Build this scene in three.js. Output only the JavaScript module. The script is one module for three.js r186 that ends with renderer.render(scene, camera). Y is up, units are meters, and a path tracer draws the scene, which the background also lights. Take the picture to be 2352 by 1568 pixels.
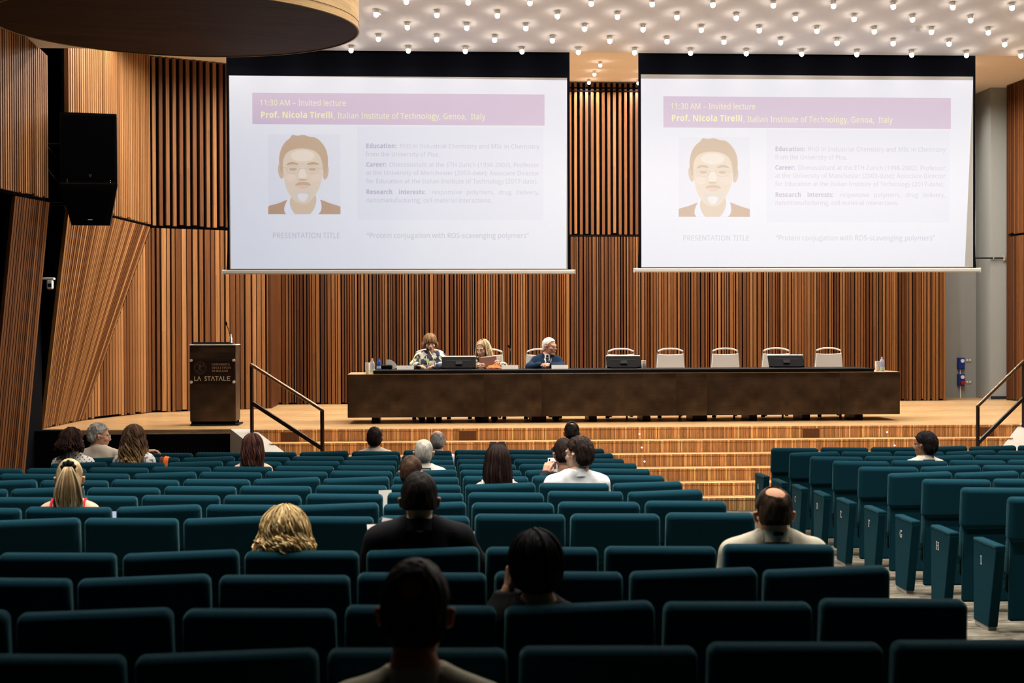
import * as THREE from 'three';
import { RoundedBoxGeometry } from 'three/addons/geometries/RoundedBoxGeometry.js';
import { mergeGeometries } from 'three/addons/utils/BufferGeometryUtils.js';
import { FontLoader } from 'three/addons/loaders/FontLoader.js';
import { TextGeometry } from 'three/addons/geometries/TextGeometry.js';
import { RectAreaLightUniformsLib } from 'three/addons/lights/RectAreaLightUniformsLib.js';

// ---------------------------------------------------------------- camera, exposure
const scene = new THREE.Scene();
scene.background = new THREE.Color(0x000000);
const camera = new THREE.PerspectiveCamera(2 * Math.atan(784 / 3267) * 180 / Math.PI, 2352 / 1568, 0.05, 100);
camera.position.set(0, 2.415, 0);
camera.rotation.order = 'YXZ';
camera.rotation.set(-0.0105, -0.0575, -0.003);
camera.focus = 19;
camera.userData.fStop = 4;
const renderer = new THREE.WebGLRenderer({ antialias: true });
renderer.toneMapping = THREE.LinearToneMapping;
renderer.toneMappingExposure = 1.0;
renderer.shadowMap.enabled = true;
RectAreaLightUniformsLib.init();
const BULB_COLOR = new THREE.Color(1.0, 0.93, 0.83), BULB_POWER = .2, BULB_GLOW = 22, STAGE_POWER = 7.2, HALL_POWER = 9;
const AMBIENT_ON_SCREEN = [0.44, 0.38, 0.32];   // room light already on the cloth, taken off what the projector adds

// ---------------------------------------------------------------- helpers
let seed = 12345;
const rnd = () => { seed = (seed * 1664525 + 1013904223) >>> 0; return seed / 4294967296; };
const rr = (a, b) => a + (b - a) * rnd();
const hash3 = (x, y, z) => { let h = (x * 374761393 + y * 668265263 + z * 2147483647) | 0; h = Math.imul(h ^ (h >>> 13), 1274126177); return ((h ^ (h >>> 16)) >>> 0) / 4294967296; };
function noise(x, y, z) {
  const X = Math.floor(x), Y = Math.floor(y), Z = Math.floor(z), s = (t) => t * t * (3 - 2 * t), L = (a, b, t) => a + (b - a) * t;
  const u = s(x - X), v = s(y - Y), w = s(z - Z), h = (i, j, k) => hash3(X + i, Y + j, Z + k);
  return L(L(L(h(0, 0, 0), h(1, 0, 0), u), L(h(0, 1, 0), h(1, 1, 0), u), v), L(L(h(0, 0, 1), h(1, 0, 1), u), L(h(0, 1, 1), h(1, 1, 1), u), v), w);
}
const taken = {};
const numbered = (n) => { const k = taken[n] = (taken[n] ?? -1) + 1; return k ? `${n}_${String(k).padStart(3, '0')}` : n; };
const V = (x, y, z) => new THREE.Vector3(x, y, z);
function shade(o) { o.castShadow = o.receiveShadow = true; return o; }
function thing(name, label, category, pos = [0, 0, 0], turn = 0, group) {
  const o = new THREE.Group(); o.name = numbered(name); o.position.set(...pos); o.rotation.y = turn; scene.add(o);
  o.userData = { label, category }; if (group) o.userData.group = group;
  return o;
}
function structure(name, geo, mat, label) {
  const o = geo ? shade(new THREE.Mesh(geo, mat)) : new THREE.Group(); o.name = name; scene.add(o);
  o.userData = { kind: 'structure', label, category: name.split('_')[0] };
  return o;
}
function part(parent, name, geo, mat, pos, rot, label) {
  const m = shade(new THREE.Mesh(geo, mat)); m.name = name;
  if (pos) m.position.set(...pos); if (rot) m.rotation.set(...rot);
  if (label) m.userData.label = label;
  parent.add(m); return m;
}
const single = (name, label, category, geo, mat, pos, rot, group) => {
  const m = part(scene, numbered(name), geo, mat, pos, rot); m.userData = { label, category }; if (group) m.userData.group = group; return m;
};
const box = (w, h, d, x = 0, y = 0, z = 0) => new THREE.BoxGeometry(w, h, d).translate(x, y, z);
const rbox = (w, h, d, r = 0.01, x = 0, y = 0, z = 0, s = 2) => new RoundedBoxGeometry(w, h, d, s, Math.min(r, w / 2.01, h / 2.01, d / 2.01)).translate(x, y, z);
const cyl = (r1, r2, h, x = 0, y = 0, z = 0, n = 16) => new THREE.CylinderGeometry(r1, r2, h, n).translate(x, y, z);
const merge = (list) => { const g = list.map((q) => { const a = q.index ? q.toNonIndexed() : q; for (const k of Object.keys(a.attributes)) if (!['position', 'normal', 'uv'].includes(k)) a.deleteAttribute(k); return a; }); return mergeGeometries(g); };
const tube = (pts, r, seg = 16, n = 6) => new THREE.TubeGeometry(new THREE.CatmullRomCurve3(pts.map((p) => V(...p))), seg, r, n);
const bar = (a, b, r1, r2 = r1, n = 10) => { const A = V(...a), B = V(...b), g = new THREE.CylinderGeometry(r2, r1, A.distanceTo(B), n); g.applyQuaternion(new THREE.Quaternion().setFromUnitVectors(V(0, 1, 0), B.clone().sub(A).normalize())); const m = A.add(B).multiplyScalar(.5); return g.translate(m.x, m.y, m.z); };
// box between two points with a rectangular section (sx across, sy thick); 'side' is the direction across
function plank(a, b, side, w, t) {
  const A = V(...a), B = V(...b), y = B.clone().sub(A), L = y.length(); y.normalize();
  const x = V(...side); x.addScaledVector(y, -x.dot(y)).normalize(); const z = x.clone().cross(y);
  const g = new THREE.BoxGeometry(w, L, t), uv = g.attributes.uv;
  for (let i = 0; i < uv.count; i++) uv.setXY(i, uv.getX(i) * w, uv.getY(i) * L);
  const c = A.add(B).multiplyScalar(.5);
  return g.applyMatrix4(new THREE.Matrix4().makeBasis(x, y, z).setPosition(c));
}
// solid from four bottom corners and four top corners (counter-clockwise seen from above)
function hexa(b, t) {
  const p = [...b, ...t], F = [[3, 2, 1, 0], [4, 5, 6, 7], [0, 1, 5, 4], [1, 2, 6, 5], [2, 3, 7, 6], [3, 0, 4, 7]], pos = [], uv = [];
  for (const f of F) {
    const q = f.map((i) => V(...p[i])), ex = q[1].clone().sub(q[0]), w = ex.length(), hgt = q[3].distanceTo(q[0]);
    const U = [[0, 0], [w, 0], [q[2].clone().sub(q[3]).length(), hgt], [0, hgt]];
    for (const k of [0, 1, 2, 0, 2, 3]) { pos.push(q[k].x, q[k].y, q[k].z); uv.push(...U[k]); }
  }
  const g = new THREE.BufferGeometry(); g.setAttribute('position', new THREE.Float32BufferAttribute(pos, 3)); g.setAttribute('uv', new THREE.Float32BufferAttribute(uv, 2)); g.computeVertexNormals(); return g;
}
// box with uv in metres
function mbox(w, h, d, x = 0, y = 0, z = 0) {
  const g = new THREE.BoxGeometry(w, h, d), uv = g.attributes.uv, n = g.attributes.normal;
  for (let i = 0; i < uv.count; i++) { const ax = Math.abs(n.getX(i)) > .5, ay = Math.abs(n.getY(i)) > .5; uv.setXY(i, uv.getX(i) * (ax ? d : w), uv.getY(i) * (ay ? d : h)); }
  return g.translate(x, y, z);
}
// ---------------------------------------------------------------- textures
function dataTex(w, h, fn, srgb = true) {
  const d = new Uint8Array(w * h * 4);
  for (let y = 0; y < h; y++) for (let x = 0; x < w; x++) { const c = fn(x, y); const i = (y * w + x) * 4; for (let k = 0; k < 3; k++) d[i + k] = Math.max(0, Math.min(255, Math.round(Array.isArray(c) ? c[k] : c))); d[i + 3] = 255; }
  const t = new THREE.DataTexture(d, w, h); t.wrapS = t.wrapT = THREE.RepeatWrapping; t.magFilter = THREE.LinearFilter; t.minFilter = THREE.LinearMipmapLinearFilter; t.generateMipmaps = true;
  if (srgb) t.colorSpace = THREE.SRGBColorSpace; t.needsUpdate = true; return t;
}
const rep = (t, u, v) => { const c = t.clone(); c.repeat.set(u, v); c.needsUpdate = true; return c; };
// wood grain running along v: 0.25 m x 2 m per tile
const grainTex = rep(dataTex(128, 512, (x, y) => {
  const wob = noise(x / 40, y / 130, 3) * 14, g = noise((x + wob) / 3.2, y / 190, 1) * .55 + noise((x + wob) / 9, y / 160, 7) * .45, fine = noise(x / 1.2, y / 20, 5);
  const v = 176 + 62 * g + 22 * (fine - .5); return [v, v * .985, v * .965];
}), 4, .5);
// edge-grain strips for steps and stage: strips 8 to 16 mm wide, 1.6 m per tile across, pieces up to 0.6 m long
const stripAt = []; { let x = 0; while (x < 1024) { const w = 3 + Math.floor(rnd() * 9), tone = rnd() < .09 ? rr(1.10, 1.28) : rr(.74, 1.02); for (let i = 0; i < w && x < 1024; i++, x++) stripAt.push([tone, i === 0 ? .82 : 1, Math.floor(rnd() * 512)]); } }
const stripTex = dataTex(1024, 512, (x, y) => {
  const [t, e, o] = stripAt[x], piece = Math.floor((y + stripAt[x][2] * 0 + (Math.floor(t * 977) % 512)) / 170), pt = .88 + .24 * hash3(Math.floor(t * 9973), piece, 4);
  const g = .9 + .2 * noise(x / 1.3, y / 30, 2), k = t * e * pt * g; return [222 * k, 174 * k, 121 * k];
});
const stripMap = rep(stripTex, 1 / 1.6, 1 / 1.0);
const stripMapTurned = (() => { const c = stripTex.clone(); c.repeat.set(1 / 1.6, 1 / 1.0); c.rotation = Math.PI / 2; c.needsUpdate = true; return c; })();
const plasterBump = rep(dataTex(256, 256, (x, y) => 128 + 60 * (noise(x / 3, y / 3, 1) - .5) + 60 * (noise(x / 11, y / 11, 2) - .5), false), 1, 1);
const fabricTex = dataTex(128, 128, (x, y) => 198 + 46 * noise(x / 1.6, y / 1.6, 1) + 26 * (noise(x / 14, y / 14, 6) - .5));
const fabricBump = dataTex(128, 128, (x, y) => 128 + 90 * (noise(x / 1.5, y / 1.5, 3) - .5), false);
const bronzeTex = dataTex(512, 256, (x, y) => {
  const a = noise(x / 60, y / 40, 1), b = noise(x / 17, y / 22, 2), c = noise(x / 30, y / 1.4, 8); const k = .66 + .34 * a + .14 * b + .10 * (c - .5); return [108 * k, 90 * k, 73 * k];
});
const carpetTex = dataTex(512, 256, (x, y) => { const k = .42 + .62 * noise(x / 46, y / 5, 1) + .30 * noise(x / 12, y / 2.2, 2) + .16 * (noise(x / 1.2, y / 1.2, 3) - .5); return [104 * k, 98 * k, 86 * k]; });
// ---------------------------------------------------------------- materials
const std = (c, o = {}) => new THREE.MeshPhysicalMaterial({ specularIntensity: .35, color: c instanceof THREE.Color ? c : new THREE.Color(...(Array.isArray(c) ? c : [c])), roughness: .7, ...o });
const lin = (r, g, b) => new THREE.Color().setRGB(r, g, b);
const phys = (c, o = {}) => new THREE.MeshPhysicalMaterial({ color: c, roughness: .7, ...o });
const M = {};
M.slat = [[.205, .086, .031], [.160, .063, .022], [.108, .039, .014], [.26, .117, .043], [.072, .026, .010], [.172, .066, .024], [.37, .175, .066], [.46, .23, .090]].map((c) => std(lin(...c), { map: grainTex, roughness: .5, specularIntensity: .22 }));  // lightest tones at the end stand in for stronger light on the left panels
M.black = std(lin(.003, .003, .004), { roughness: .95, specularIntensity: .05 });
M.blackSatin = std(lin(.006, .006, .007), { roughness: .5, specularIntensity: .15 });
M.blackCloth = std(lin(.0045, .0055, .010), { roughness: .9, specularIntensity: .1 });
M.ceiling = std(lin(.92, .885, .87), { roughness: .9, bumpMap: plasterBump, bumpScale: .002 });
M.ceilingBack = M.ceiling;
M.plaster = std(lin(.27, .28, .27), { roughness: .92, bumpMap: plasterBump, bumpScale: .002 });
M.plasterDark = std(lin(.30, .26, .22), { roughness: .92 });
M.hallWall = std(lin(.022, .013, .009), { roughness: .8, specularIntensity: .1 });
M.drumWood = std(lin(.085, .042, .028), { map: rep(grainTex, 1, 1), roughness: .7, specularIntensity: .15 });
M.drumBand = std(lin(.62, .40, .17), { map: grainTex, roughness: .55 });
M.stageFloor = std(lin(.86, .90, .94), { map: stripMapTurned, roughness: .3 });
M.riser = std(lin(.95, .84, .74), { map: stripMap, roughness: .45 });
M.tread = M.riser;
M.stone = std(lin(.52, .48, .43), { roughness: .75, bumpMap: plasterBump, bumpScale: .001 });
M.bronze = std(lin(.55, .52, .50), { map: rep(bronzeTex, .5, 1), roughness: .42, metalness: .55 });
M.bronzeDark = std(lin(.020, .011, .007), { roughness: .45, metalness: .2 });
M.bronzeRail = std(lin(.20, .13, .08), { roughness: .3, metalness: .8 });
M.tableWood = std(lin(.66, .44, .26), { map: grainTex, roughness: .4 });
M.carpet = std(lin(1, 1, 1), { map: rep(carpetTex, .5, 1), roughness: .95 });
M.fabric = phys(lin(.0058, .042, .063), { map: rep(fabricTex, 12, 12), bumpMap: rep(fabricBump, 14, 14), bumpScale: .0012, roughness: .86, specularIntensity: .06, sheen: 1, sheenColor: lin(.36, .80, .80), sheenRoughness: .3 });
M.fabricShell = M.fabric;
M.fabricArm = M.fabric;
M.plinth = std(lin(.30, .28, .25), { roughness: .5 });
M.letter = std(lin(.55, .56, .55), { roughness: .6 });
M.chrome = std(lin(.75, .73, .70), { roughness: .22, metalness: .9 });
M.whiteMetal = std(lin(.80, .76, .70), { roughness: .4 });
M.chairCloth = std(lin(.68, .65, .61), { roughness: .85, bumpMap: rep(fabricBump, 10, 10), bumpScale: .001 });
M.darkPlastic = std(lin(.004, .004, .005), { roughness: .5, specularIntensity: .15 });
M.grayPlastic = std(lin(.022, .022, .025), { roughness: .5, specularIntensity: .2 });
M.white = std(lin(.78, .77, .74), { roughness: .6 });
M.paper = std(lin(.80, .77, .72), { roughness: .85, side: THREE.DoubleSide });
M.blue = std(lin(.012, .035, .22), { roughness: .45 });
M.red = std(lin(.35, .015, .015), { roughness: .45 });
M.orange = std(lin(.80, .16, .03), { roughness: .7 });
M.clearPlastic = phys(lin(.93, .93, .93), { roughness: .12, transmission: .75, thickness: 0, ior: 1.4 });
M.bluePlastic = phys(lin(.05, .16, .55), { roughness: .12, transmission: .35, thickness: 0, ior: 1.4 });
M.skinLens = phys(lin(.9, .9, .92), { roughness: .05, transmission: .9, thickness: 0 });

// ---------------------------------------------------------------- the hall: floor, stage, steps
const FLOOR = (z) => Math.max(0, .0363 * (z + 16.61)), STAGE = .99;
{
  const f = structure('floor', merge([
    hexa([[-6, -.2, -16.61], [12, -.2, -16.61], [12, -.2, -20], [-6, -.2, -20]], [[-6, 0, -16.61], [12, 0, -16.61], [12, 0, -20], [-6, 0, -20]]),
    hexa([[-6, -.2, 3.2], [12, -.2, 3.2], [12, -.2, -16.61], [-6, -.2, -16.61]], [[-6, FLOOR(3.2), 3.2], [12, FLOOR(3.2), 3.2], [12, 0, -16.61], [-6, 0, -16.61]]),
  ]), M.carpet, 'grey brown streaked carpet of the sloping hall floor');
  const st = structure('floor_stage', merge([mbox(3.55, .06, 7.9, -4.225, STAGE - .03, -24.05), mbox(11, .06, 8.05, 3.05, STAGE - .03, -23.975), mbox(3.45, .06, 7.9, 10.275, STAGE - .03, -24.05)]), M.stageFloor, 'glossy light wood stage floor of narrow strips');
  const sf = structure('wall_stage_front', merge([box(3.5, .93, .1, -4.25, .465, -20.05), box(3.4, .93, .1, 10.25, .465, -20.05)]), M.black, 'black front wall of the stage beside the steps');
  for (let i = 0; i < 46; i++) part(sf, 'grille_slat', box(.018, .28, .012, -4.9 + i * .045, .60, -19.995), M.blackSatin);
}
const stepL = (z) => -2.45 + .9 * (z + 19.9), stepR = (z) => 8.45 - .9 * (z + 19.9);
{
  const s = structure('steps', null, null, 'wide wooden steps of narrow upright strips leading up to the stage'); s.name = 'trim_steps';
  for (let k = 0; k < 6; k++) {
    const z = -19.9 + .3 * k, y1 = STAGE - .165 * k, y0 = y1 - .165, a = stepL(z), b = stepR(z);
    part(s, 'riser', mbox(b - a, .165 - .026, .03, (a + b) / 2, y0 + (.165 - .026) / 2, z - .015), M.riser);
    if (k) { const zb = z - .3; part(s, 'tread', hexa([[a, y1 - .026, z + .008], [b, y1 - .026, z + .008], [stepR(zb), y1 - .026, zb], [stepL(zb), y1 - .026, zb]], [[a, y1, z + .008], [b, y1, z + .008], [stepR(zb), y1, zb], [stepL(zb), y1, zb]]), M.tread); }
    else part(s, 'nosing', mbox(b - a, .026, .03, (a + b) / 2, y1 - .012, z - .006), M.tread);
  }
  for (const [m, nm] of [[1, 'left'], [-1, 'right']]) {
    const X = (x) => m > 0 ? x : 6 - x, q = (z, y) => [[X(-2.72 + .9 * (z + 19.9)), y, z], [X(-2.40 + .9 * (z + 19.9)), y, z]];
    const z0 = -19.97, z1 = -18.12, A0 = q(z0, 0), A1 = q(z1, 0), B0 = q(z0, 1.005), B1 = q(z1, .03);
    const bot = m > 0 ? [A1[0], A1[1], A0[1], A0[0]] : [A1[1], A1[0], A0[0], A0[1]], top = m > 0 ? [B1[0], B1[1], B0[1], B0[0]] : [B1[1], B1[0], B0[0], B0[1]];
    structure('trim_' + (m > 0 ? 1 : 2), hexa(bot, top), M.stone, `pale stone sloping stair cheek at the ${m > 0 ? 'lectern' : 'alcove'} side of the steps`);
  }
  // small step lights and plain cover panels set into the risers
  const glow = std(lin(.8, .8, .9), { emissive: lin(.75, .78, 1), emissiveIntensity: 1.6 });
  for (const [x, k] of [[2.94, 0], [2.93, 1], [2.92, 2], [6.49, 0], [6.50, 1]]) {
    const t = thing('step_light', `tiny white light set into the ${['top', 'second', 'third'][k]} step riser ${x < 4 ? 'below the middle of the table' : 'near the far end of the table'}`, 'step light', [x, STAGE - .165 * k - .095, -19.9 + .3 * k]);
    part(t, 'bezel', cyl(.016, .016, .008, 0, 0, 0, 14).rotateX(Math.PI / 2), M.whiteMetal, [0, 0, .003]);
    part(t, 'lamp_lens', new THREE.SphereGeometry(.011, 10, 8), glow, [0, 0, .007]);
  }
  for (const [x, w, l] of [[-1.95, .25, 'beside the handrail near the lectern'], [.52, .235, 'under the seated speakers'], [5.39, .24, 'under the empty chairs'], [7.92, .25, 'beside the handrail near the alcove']]) {
    const t = thing('cover_panel', `plain brown cover panel in the top step riser ${l}`, 'cover panel', [x, STAGE - .1, -19.9]);
    part(t, 'plate', rbox(w, .135, .012, .003), std(lin(.20, .095, .042), { roughness: .5, map: grainTex }), [0, 0, .004]);
    for (const y of [.070, -.070]) part(t, 'edge_strip', box(w + .01, .006, .014, 0, y, .004), M.tread);
  }
}
// handrails
for (const m of [1, -1]) {
  const X = (x) => m > 0 ? x : 6 - x, t = thing('handrail', m > 0 ? 'dark bronze stair handrail next to the lectern' : 'dark bronze stair handrail by the grey alcove', 'handrail', [0, 0, 0]);
  const a = [X(-2.47), 1.895, -19.88], b = [X(-1.43), 1.32, -18.93], side = [b[0] - a[0], 0, b[2] - a[2]];
  part(t, 'post', plank([a[0], .96, a[2]], [a[0], 1.89, a[2]], side, .045, .03), M.bronzeDark);
  part(t, 'post', plank([b[0], .30, b[2]], [b[0], 1.315, b[2]], side, .045, .03), M.bronzeDark);
  part(t, 'top_rail', merge([bar(a, b, .025, .025, 14), new THREE.SphereGeometry(.025, 12, 8).translate(...a), new THREE.SphereGeometry(.025, 12, 8).translate(...b)]), M.bronzeRail);
  part(t, 'lower_rail', plank([a[0], 1.37, a[2]], [b[0], .81, b[2]], [0, 1, 0], .055, .022), M.bronzeDark);
}
// ---------------------------------------------------------------- slatted walls
// slats between a bottom line and a top line; wide() and gap() give each slat's size in metres along the longer line
function slats(parent, b0, b1, t0, t1, wide, gap, thick, face, tones) {
  const Lb = V(...b0).distanceTo(V(...b1)), Lt = V(...t0).distanceTo(V(...t1)), L = Math.max(Lb, Lt), n = V(...face).normalize(), at = (p, q, u) => V(...p).lerp(V(...q), u);
  let s = gap() / 2;
  while (s < L - .01) {
    const w = Math.min(wide(), L - s), u0 = s / L, u1 = (s + w) / L, th = thick(), yb = rnd() < .25 ? .035 : rnd() < .2 ? .02 : .008, off = n.clone().multiplyScalar(-th);
    const A = at(b0, b1, u0), B = at(b0, b1, u1), C = at(t0, t1, u0), D = at(t0, t1, u1); const up = C.clone().sub(A).normalize().multiplyScalar(yb); A.add(up); B.add(up);
    const Ab = A.clone().add(off), Bb = B.clone().add(off), Cb = C.clone().add(off), Db = D.clone().add(off), r = (v) => [v.x, v.y, v.z];
    const g = hexa([r(A), r(B), r(Bb), r(Ab)], [r(C), r(D), r(Db), r(Cb)]), uv = g.attributes.uv, du = rnd(), dv = rnd() * 2;
    for (let i = 0; i < uv.count; i++) uv.setXY(i, uv.getX(i) + du, uv.getY(i) + dv);
    part(parent, 'slat', g, M.slat[tones[Math.floor(rnd() * tones.length)]]);
    s += w + gap();
  }
}
// dark board behind the slats
function backing(parent, b0, b1, t0, t1, face, d = .06) {
  const n = V(...face).normalize(), o = (p, k) => [p[0] - n.x * k, p[1] - n.y * k, p[2] - n.z * k];
  part(parent, 'backing_board', hexa([o(b0, d), o(b1, d), o(b1, d + .03), o(b0, d + .03)], [o(t0, d), o(t1, d), o(t1, d + .03), o(t0, d + .03)]), M.black);
}
const BREAK = 4.10, BACKTOP = 6.95;
const irregularW = () => [.022, .030, .038, .046, .058][Math.floor(rnd() * 5)], irregularG = () => rnd() < .3 ? .027 : rr(.013, .018);
const mixed = [0, 0, 1, 1, 2, 2, 3, 4, 5], warm = [0, 3, 3, 6, 6, 7, 5, 1], reddish = [1, 2, 2, 4, 4, 1, 5];  // warm includes the lightened tones, painting in brighter light on facet and left wall
{
  const wl = structure('wall_back', null, null, 'lower back wall of upright wooden slats of mixed widths');
  const Z = -26.4, x0 = -2.95, x1 = 9.70;
  backing(wl, [x0, STAGE, Z], [x1, STAGE, Z], [x0, BREAK, Z], [x1, BREAK, Z], [0, 0, 1], .075);
  slats(wl, [x0, STAGE, Z], [x1, STAGE, Z], [x0, BREAK - .015, Z], [x1, BREAK - .015, Z], irregularW, irregularG, () => rr(.045, .07), [0, 0, 1], mixed);
  part(wl, 'end_board', mbox(.04, BREAK - STAGE, .2, x1 + .02, (BREAK + STAGE) / 2, Z - .09), M.slat[3]);
  const wu = structure('wall_back_upper', null, null, 'upper back wall of evenly spaced wooden slats over black');
  backing(wu, [x0, BREAK, Z], [x1, BREAK, Z], [x0, BACKTOP, Z], [x1, BACKTOP, Z], [0, 0, 1], .1);
  slats(wu, [x0, BREAK + .02, Z], [x1, BREAK + .02, Z], [x0, BACKTOP, Z], [x1, BACKTOP, Z], () => .050, () => .054, () => .06, [0, 0, 1], mixed);
  for (const y of [6.85, 6.79]) part(wu, 'batten', box(x1 - x0, .022, .02, (x0 + x1) / 2, y, Z + .012), M.black);
  part(wu, 'shadow_joint', box(x1 - x0, .022, .05, (x0 + x1) / 2, BREAK + .005, Z - .03), M.black);
  // angled facet next to the lectern
  const wf = structure('wall_back_facet', null, null, 'angled wooden slat wall behind the lectern');
  const a = [-4.66, -24.15], b = [-2.83, -25.14], n = [b[1] - a[1], 0, -(b[0] - a[0])].map((v) => -v), P = (q, y) => [q[0], y, q[1]];
  backing(wf, P(a, STAGE), P(b, STAGE), P(a, BACKTOP), P(b, BACKTOP), n, .1);
  slats(wf, P(a, STAGE), P(b, STAGE), P(a, BREAK - .015), P(b, BREAK - .015), () => [.05, .062, .075, .09][Math.floor(rnd() * 4)], () => rnd() < .3 ? .035 : .016, () => rr(.05, .08), n, warm);
  slats(wf, P(a, BREAK + .02), P(b, BREAK + .02), P(a, BACKTOP), P(b, BACKTOP), () => .058, () => .060, () => .06, n, warm);
  part(wf, 'return_board', hexa([[-2.83, STAGE, -25.2], [-2.79, STAGE, -25.2], [-2.79, STAGE, -26.5], [-2.83, STAGE, -26.5]], [[-2.83, BACKTOP, -25.2], [-2.79, BACKTOP, -25.2], [-2.79, BACKTOP, -26.5], [-2.83, BACKTOP, -26.5]]), M.slat[2]);
}
const CEIL = (z) => z < -18.95 ? 6.97 : z < -13.5 ? 6.06 + .2 * (z + 19) : 7.16;
{
  const w = structure('wall_left', null, null, 'left side wall of upright and flared wooden slat panels with dark recesses');
  const face = [1, 0, .09], R = (x, y, z) => [x, y, z];
  part(w, 'recess_wall', box(.1, 7.6, 31.5, -5.98, 3.6, -12.5), M.black);
  // near panel, upper and flared lower part
  const n0 = [1, 0, -.13];
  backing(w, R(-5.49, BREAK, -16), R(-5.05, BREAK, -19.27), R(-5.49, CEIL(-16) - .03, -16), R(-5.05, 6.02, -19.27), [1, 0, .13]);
  slats(w, R(-5.49, BREAK + .02, -16), R(-5.05, BREAK + .02, -19.27), R(-5.49, CEIL(-16) - .03, -16), R(-5.05, 6.02, -19.27), () => .038, () => .030, () => .05, [1, 0, .13], [6, 7, 3, 6, 0]);  // upper slats coloured lighter to add brightness the lamps do not give
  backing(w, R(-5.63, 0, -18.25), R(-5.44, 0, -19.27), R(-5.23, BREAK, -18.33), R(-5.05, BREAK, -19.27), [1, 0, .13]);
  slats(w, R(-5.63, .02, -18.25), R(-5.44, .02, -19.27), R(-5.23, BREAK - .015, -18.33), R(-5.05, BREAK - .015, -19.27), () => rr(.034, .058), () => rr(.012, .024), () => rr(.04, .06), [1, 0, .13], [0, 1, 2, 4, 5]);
  // panel beyond the dark recess
  backing(w, R(-4.98, BREAK, -20), R(-4.62, BREAK, -23.93), R(-4.98, BACKTOP, -20), R(-4.62, BACKTOP, -23.93), face);
  slats(w, R(-4.98, BREAK + .02, -20), R(-4.62, BREAK + .02, -23.93), R(-4.98, BACKTOP, -20), R(-4.62, BACKTOP, -23.93), () => .052, () => .040, () => .06, face, [6, 7, 7, 3, 6]);  // lighter tones here put the bright light on this panel into the wood colour
  backing(w, R(-5.45, STAGE, -20.39), R(-5.33, STAGE, -22.15), R(-4.98, BREAK, -20), R(-4.62, BREAK, -23.93), [1, .12, .07]);
  slats(w, R(-5.45, STAGE, -20.39), R(-5.33, STAGE, -22.15), R(-4.98, BREAK - .015, -20), R(-4.62, BREAK - .015, -23.93), () => rr(.05, .085), () => rr(.018, .04), () => rr(.04, .06), [1, .12, .07], warm);
  // upright infill meeting the flared panel along a slanting seam
  const fa = [-5.33, -22.15], fb = [-4.66, -24.15], N = 24, fn = V(1, 0, .335).normalize();
  backing(w, R(fa[0], STAGE, fa[1]), R(fb[0], STAGE, fb[1]), R(fa[0], STAGE + .01, fa[1]), R(fb[0], BREAK, fb[1]), [1, 0, .335], .08);
  for (let i = 0; i < N; i++) {
    const u = i / N, v = (i + .8) / N, p = (t, y, o = 0) => [fa[0] + (fb[0] - fa[0]) * t - fn.x * o, y, fa[1] + (fb[1] - fa[1]) * t - fn.z * o], y0 = STAGE + (rnd() < .3 ? .04 : .015), h0 = Math.max(y0 + .02, STAGE + (BREAK - STAGE) * u), h1 = Math.max(y0 + .02, STAGE + (BREAK - STAGE) * v);
    part(w, 'slat', hexa([p(u, y0), p(v, y0), p(v, y0, .05), p(u, y0, .05)], [p(u, h0), p(v, h1), p(v, h1, .05), p(u, h0, .05)]), M.slat[warm[i % warm.length]]);
  }
  // dark column in the recess between the panels
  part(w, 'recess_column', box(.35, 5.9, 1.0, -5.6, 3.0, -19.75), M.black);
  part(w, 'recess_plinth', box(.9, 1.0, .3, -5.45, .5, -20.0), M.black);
}
{
  const w = structure('wall_right', null, null, 'reddish wooden slat wall at the alcove side of the stage');
  const a = [10.95, -26.4], b = [11.3, -19], n = [-1, 0, -.047], at = (z, y) => [a[0] + (b[0] - a[0]) * (z - a[1]) / (b[1] - a[1]), y, z];
  backing(w, at(-21, 0), at(-26.4, 0), at(-21, BACKTOP), at(-26.4, BACKTOP), n);
  slats(w, at(-21, STAGE), at(-26.4, STAGE), at(-21, BREAK - .015), at(-26.4, BREAK - .015), irregularW, irregularG, () => .05, n, reddish);
  slats(w, at(-21, BREAK + .02), at(-26.4, BREAK + .02), at(-21, BACKTOP), at(-26.4, BACKTOP), () => .05, () => .03, () => .05, n, reddish);
  part(w, 'plain_board', box(.12, 7.6, 24.4, 11.9, 3.6, -8.9), M.hallWall);
  part(w, 'corner_board', mbox(.12, BACKTOP - STAGE, .06, 11.0, (BACKTOP + STAGE) / 2, -26.43), M.slat[4]);
}
structure('wall_alcove', merge([box(2.4, 6.2, .12, 10.2, 3.9, -27.55), box(.9, 6.2, .9, 11.2, 3.9, -27.2), box(.12, 8, 9.3, 12, 3.6, -24.4)]), M.plaster, 'pale grey plaster wall and pillar of the alcove beside the slat wall');
structure('baseboard_alcove', box(.9, .06, .02, 11.2, STAGE + .03, -26.735), M.grayPlastic, 'dark baseboard at the foot of the alcove pillar');
structure('wall_behind_stage', box(18.2, 7.6, .12, 3, 3.6, -28), M.black, 'black wall behind the slats at the back of the stage');
structure('wall_rear', box(18.2, 7.6, .12, 3, 3.6, 3.2), M.hallWall, 'dark rear wall of the hall');
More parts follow.
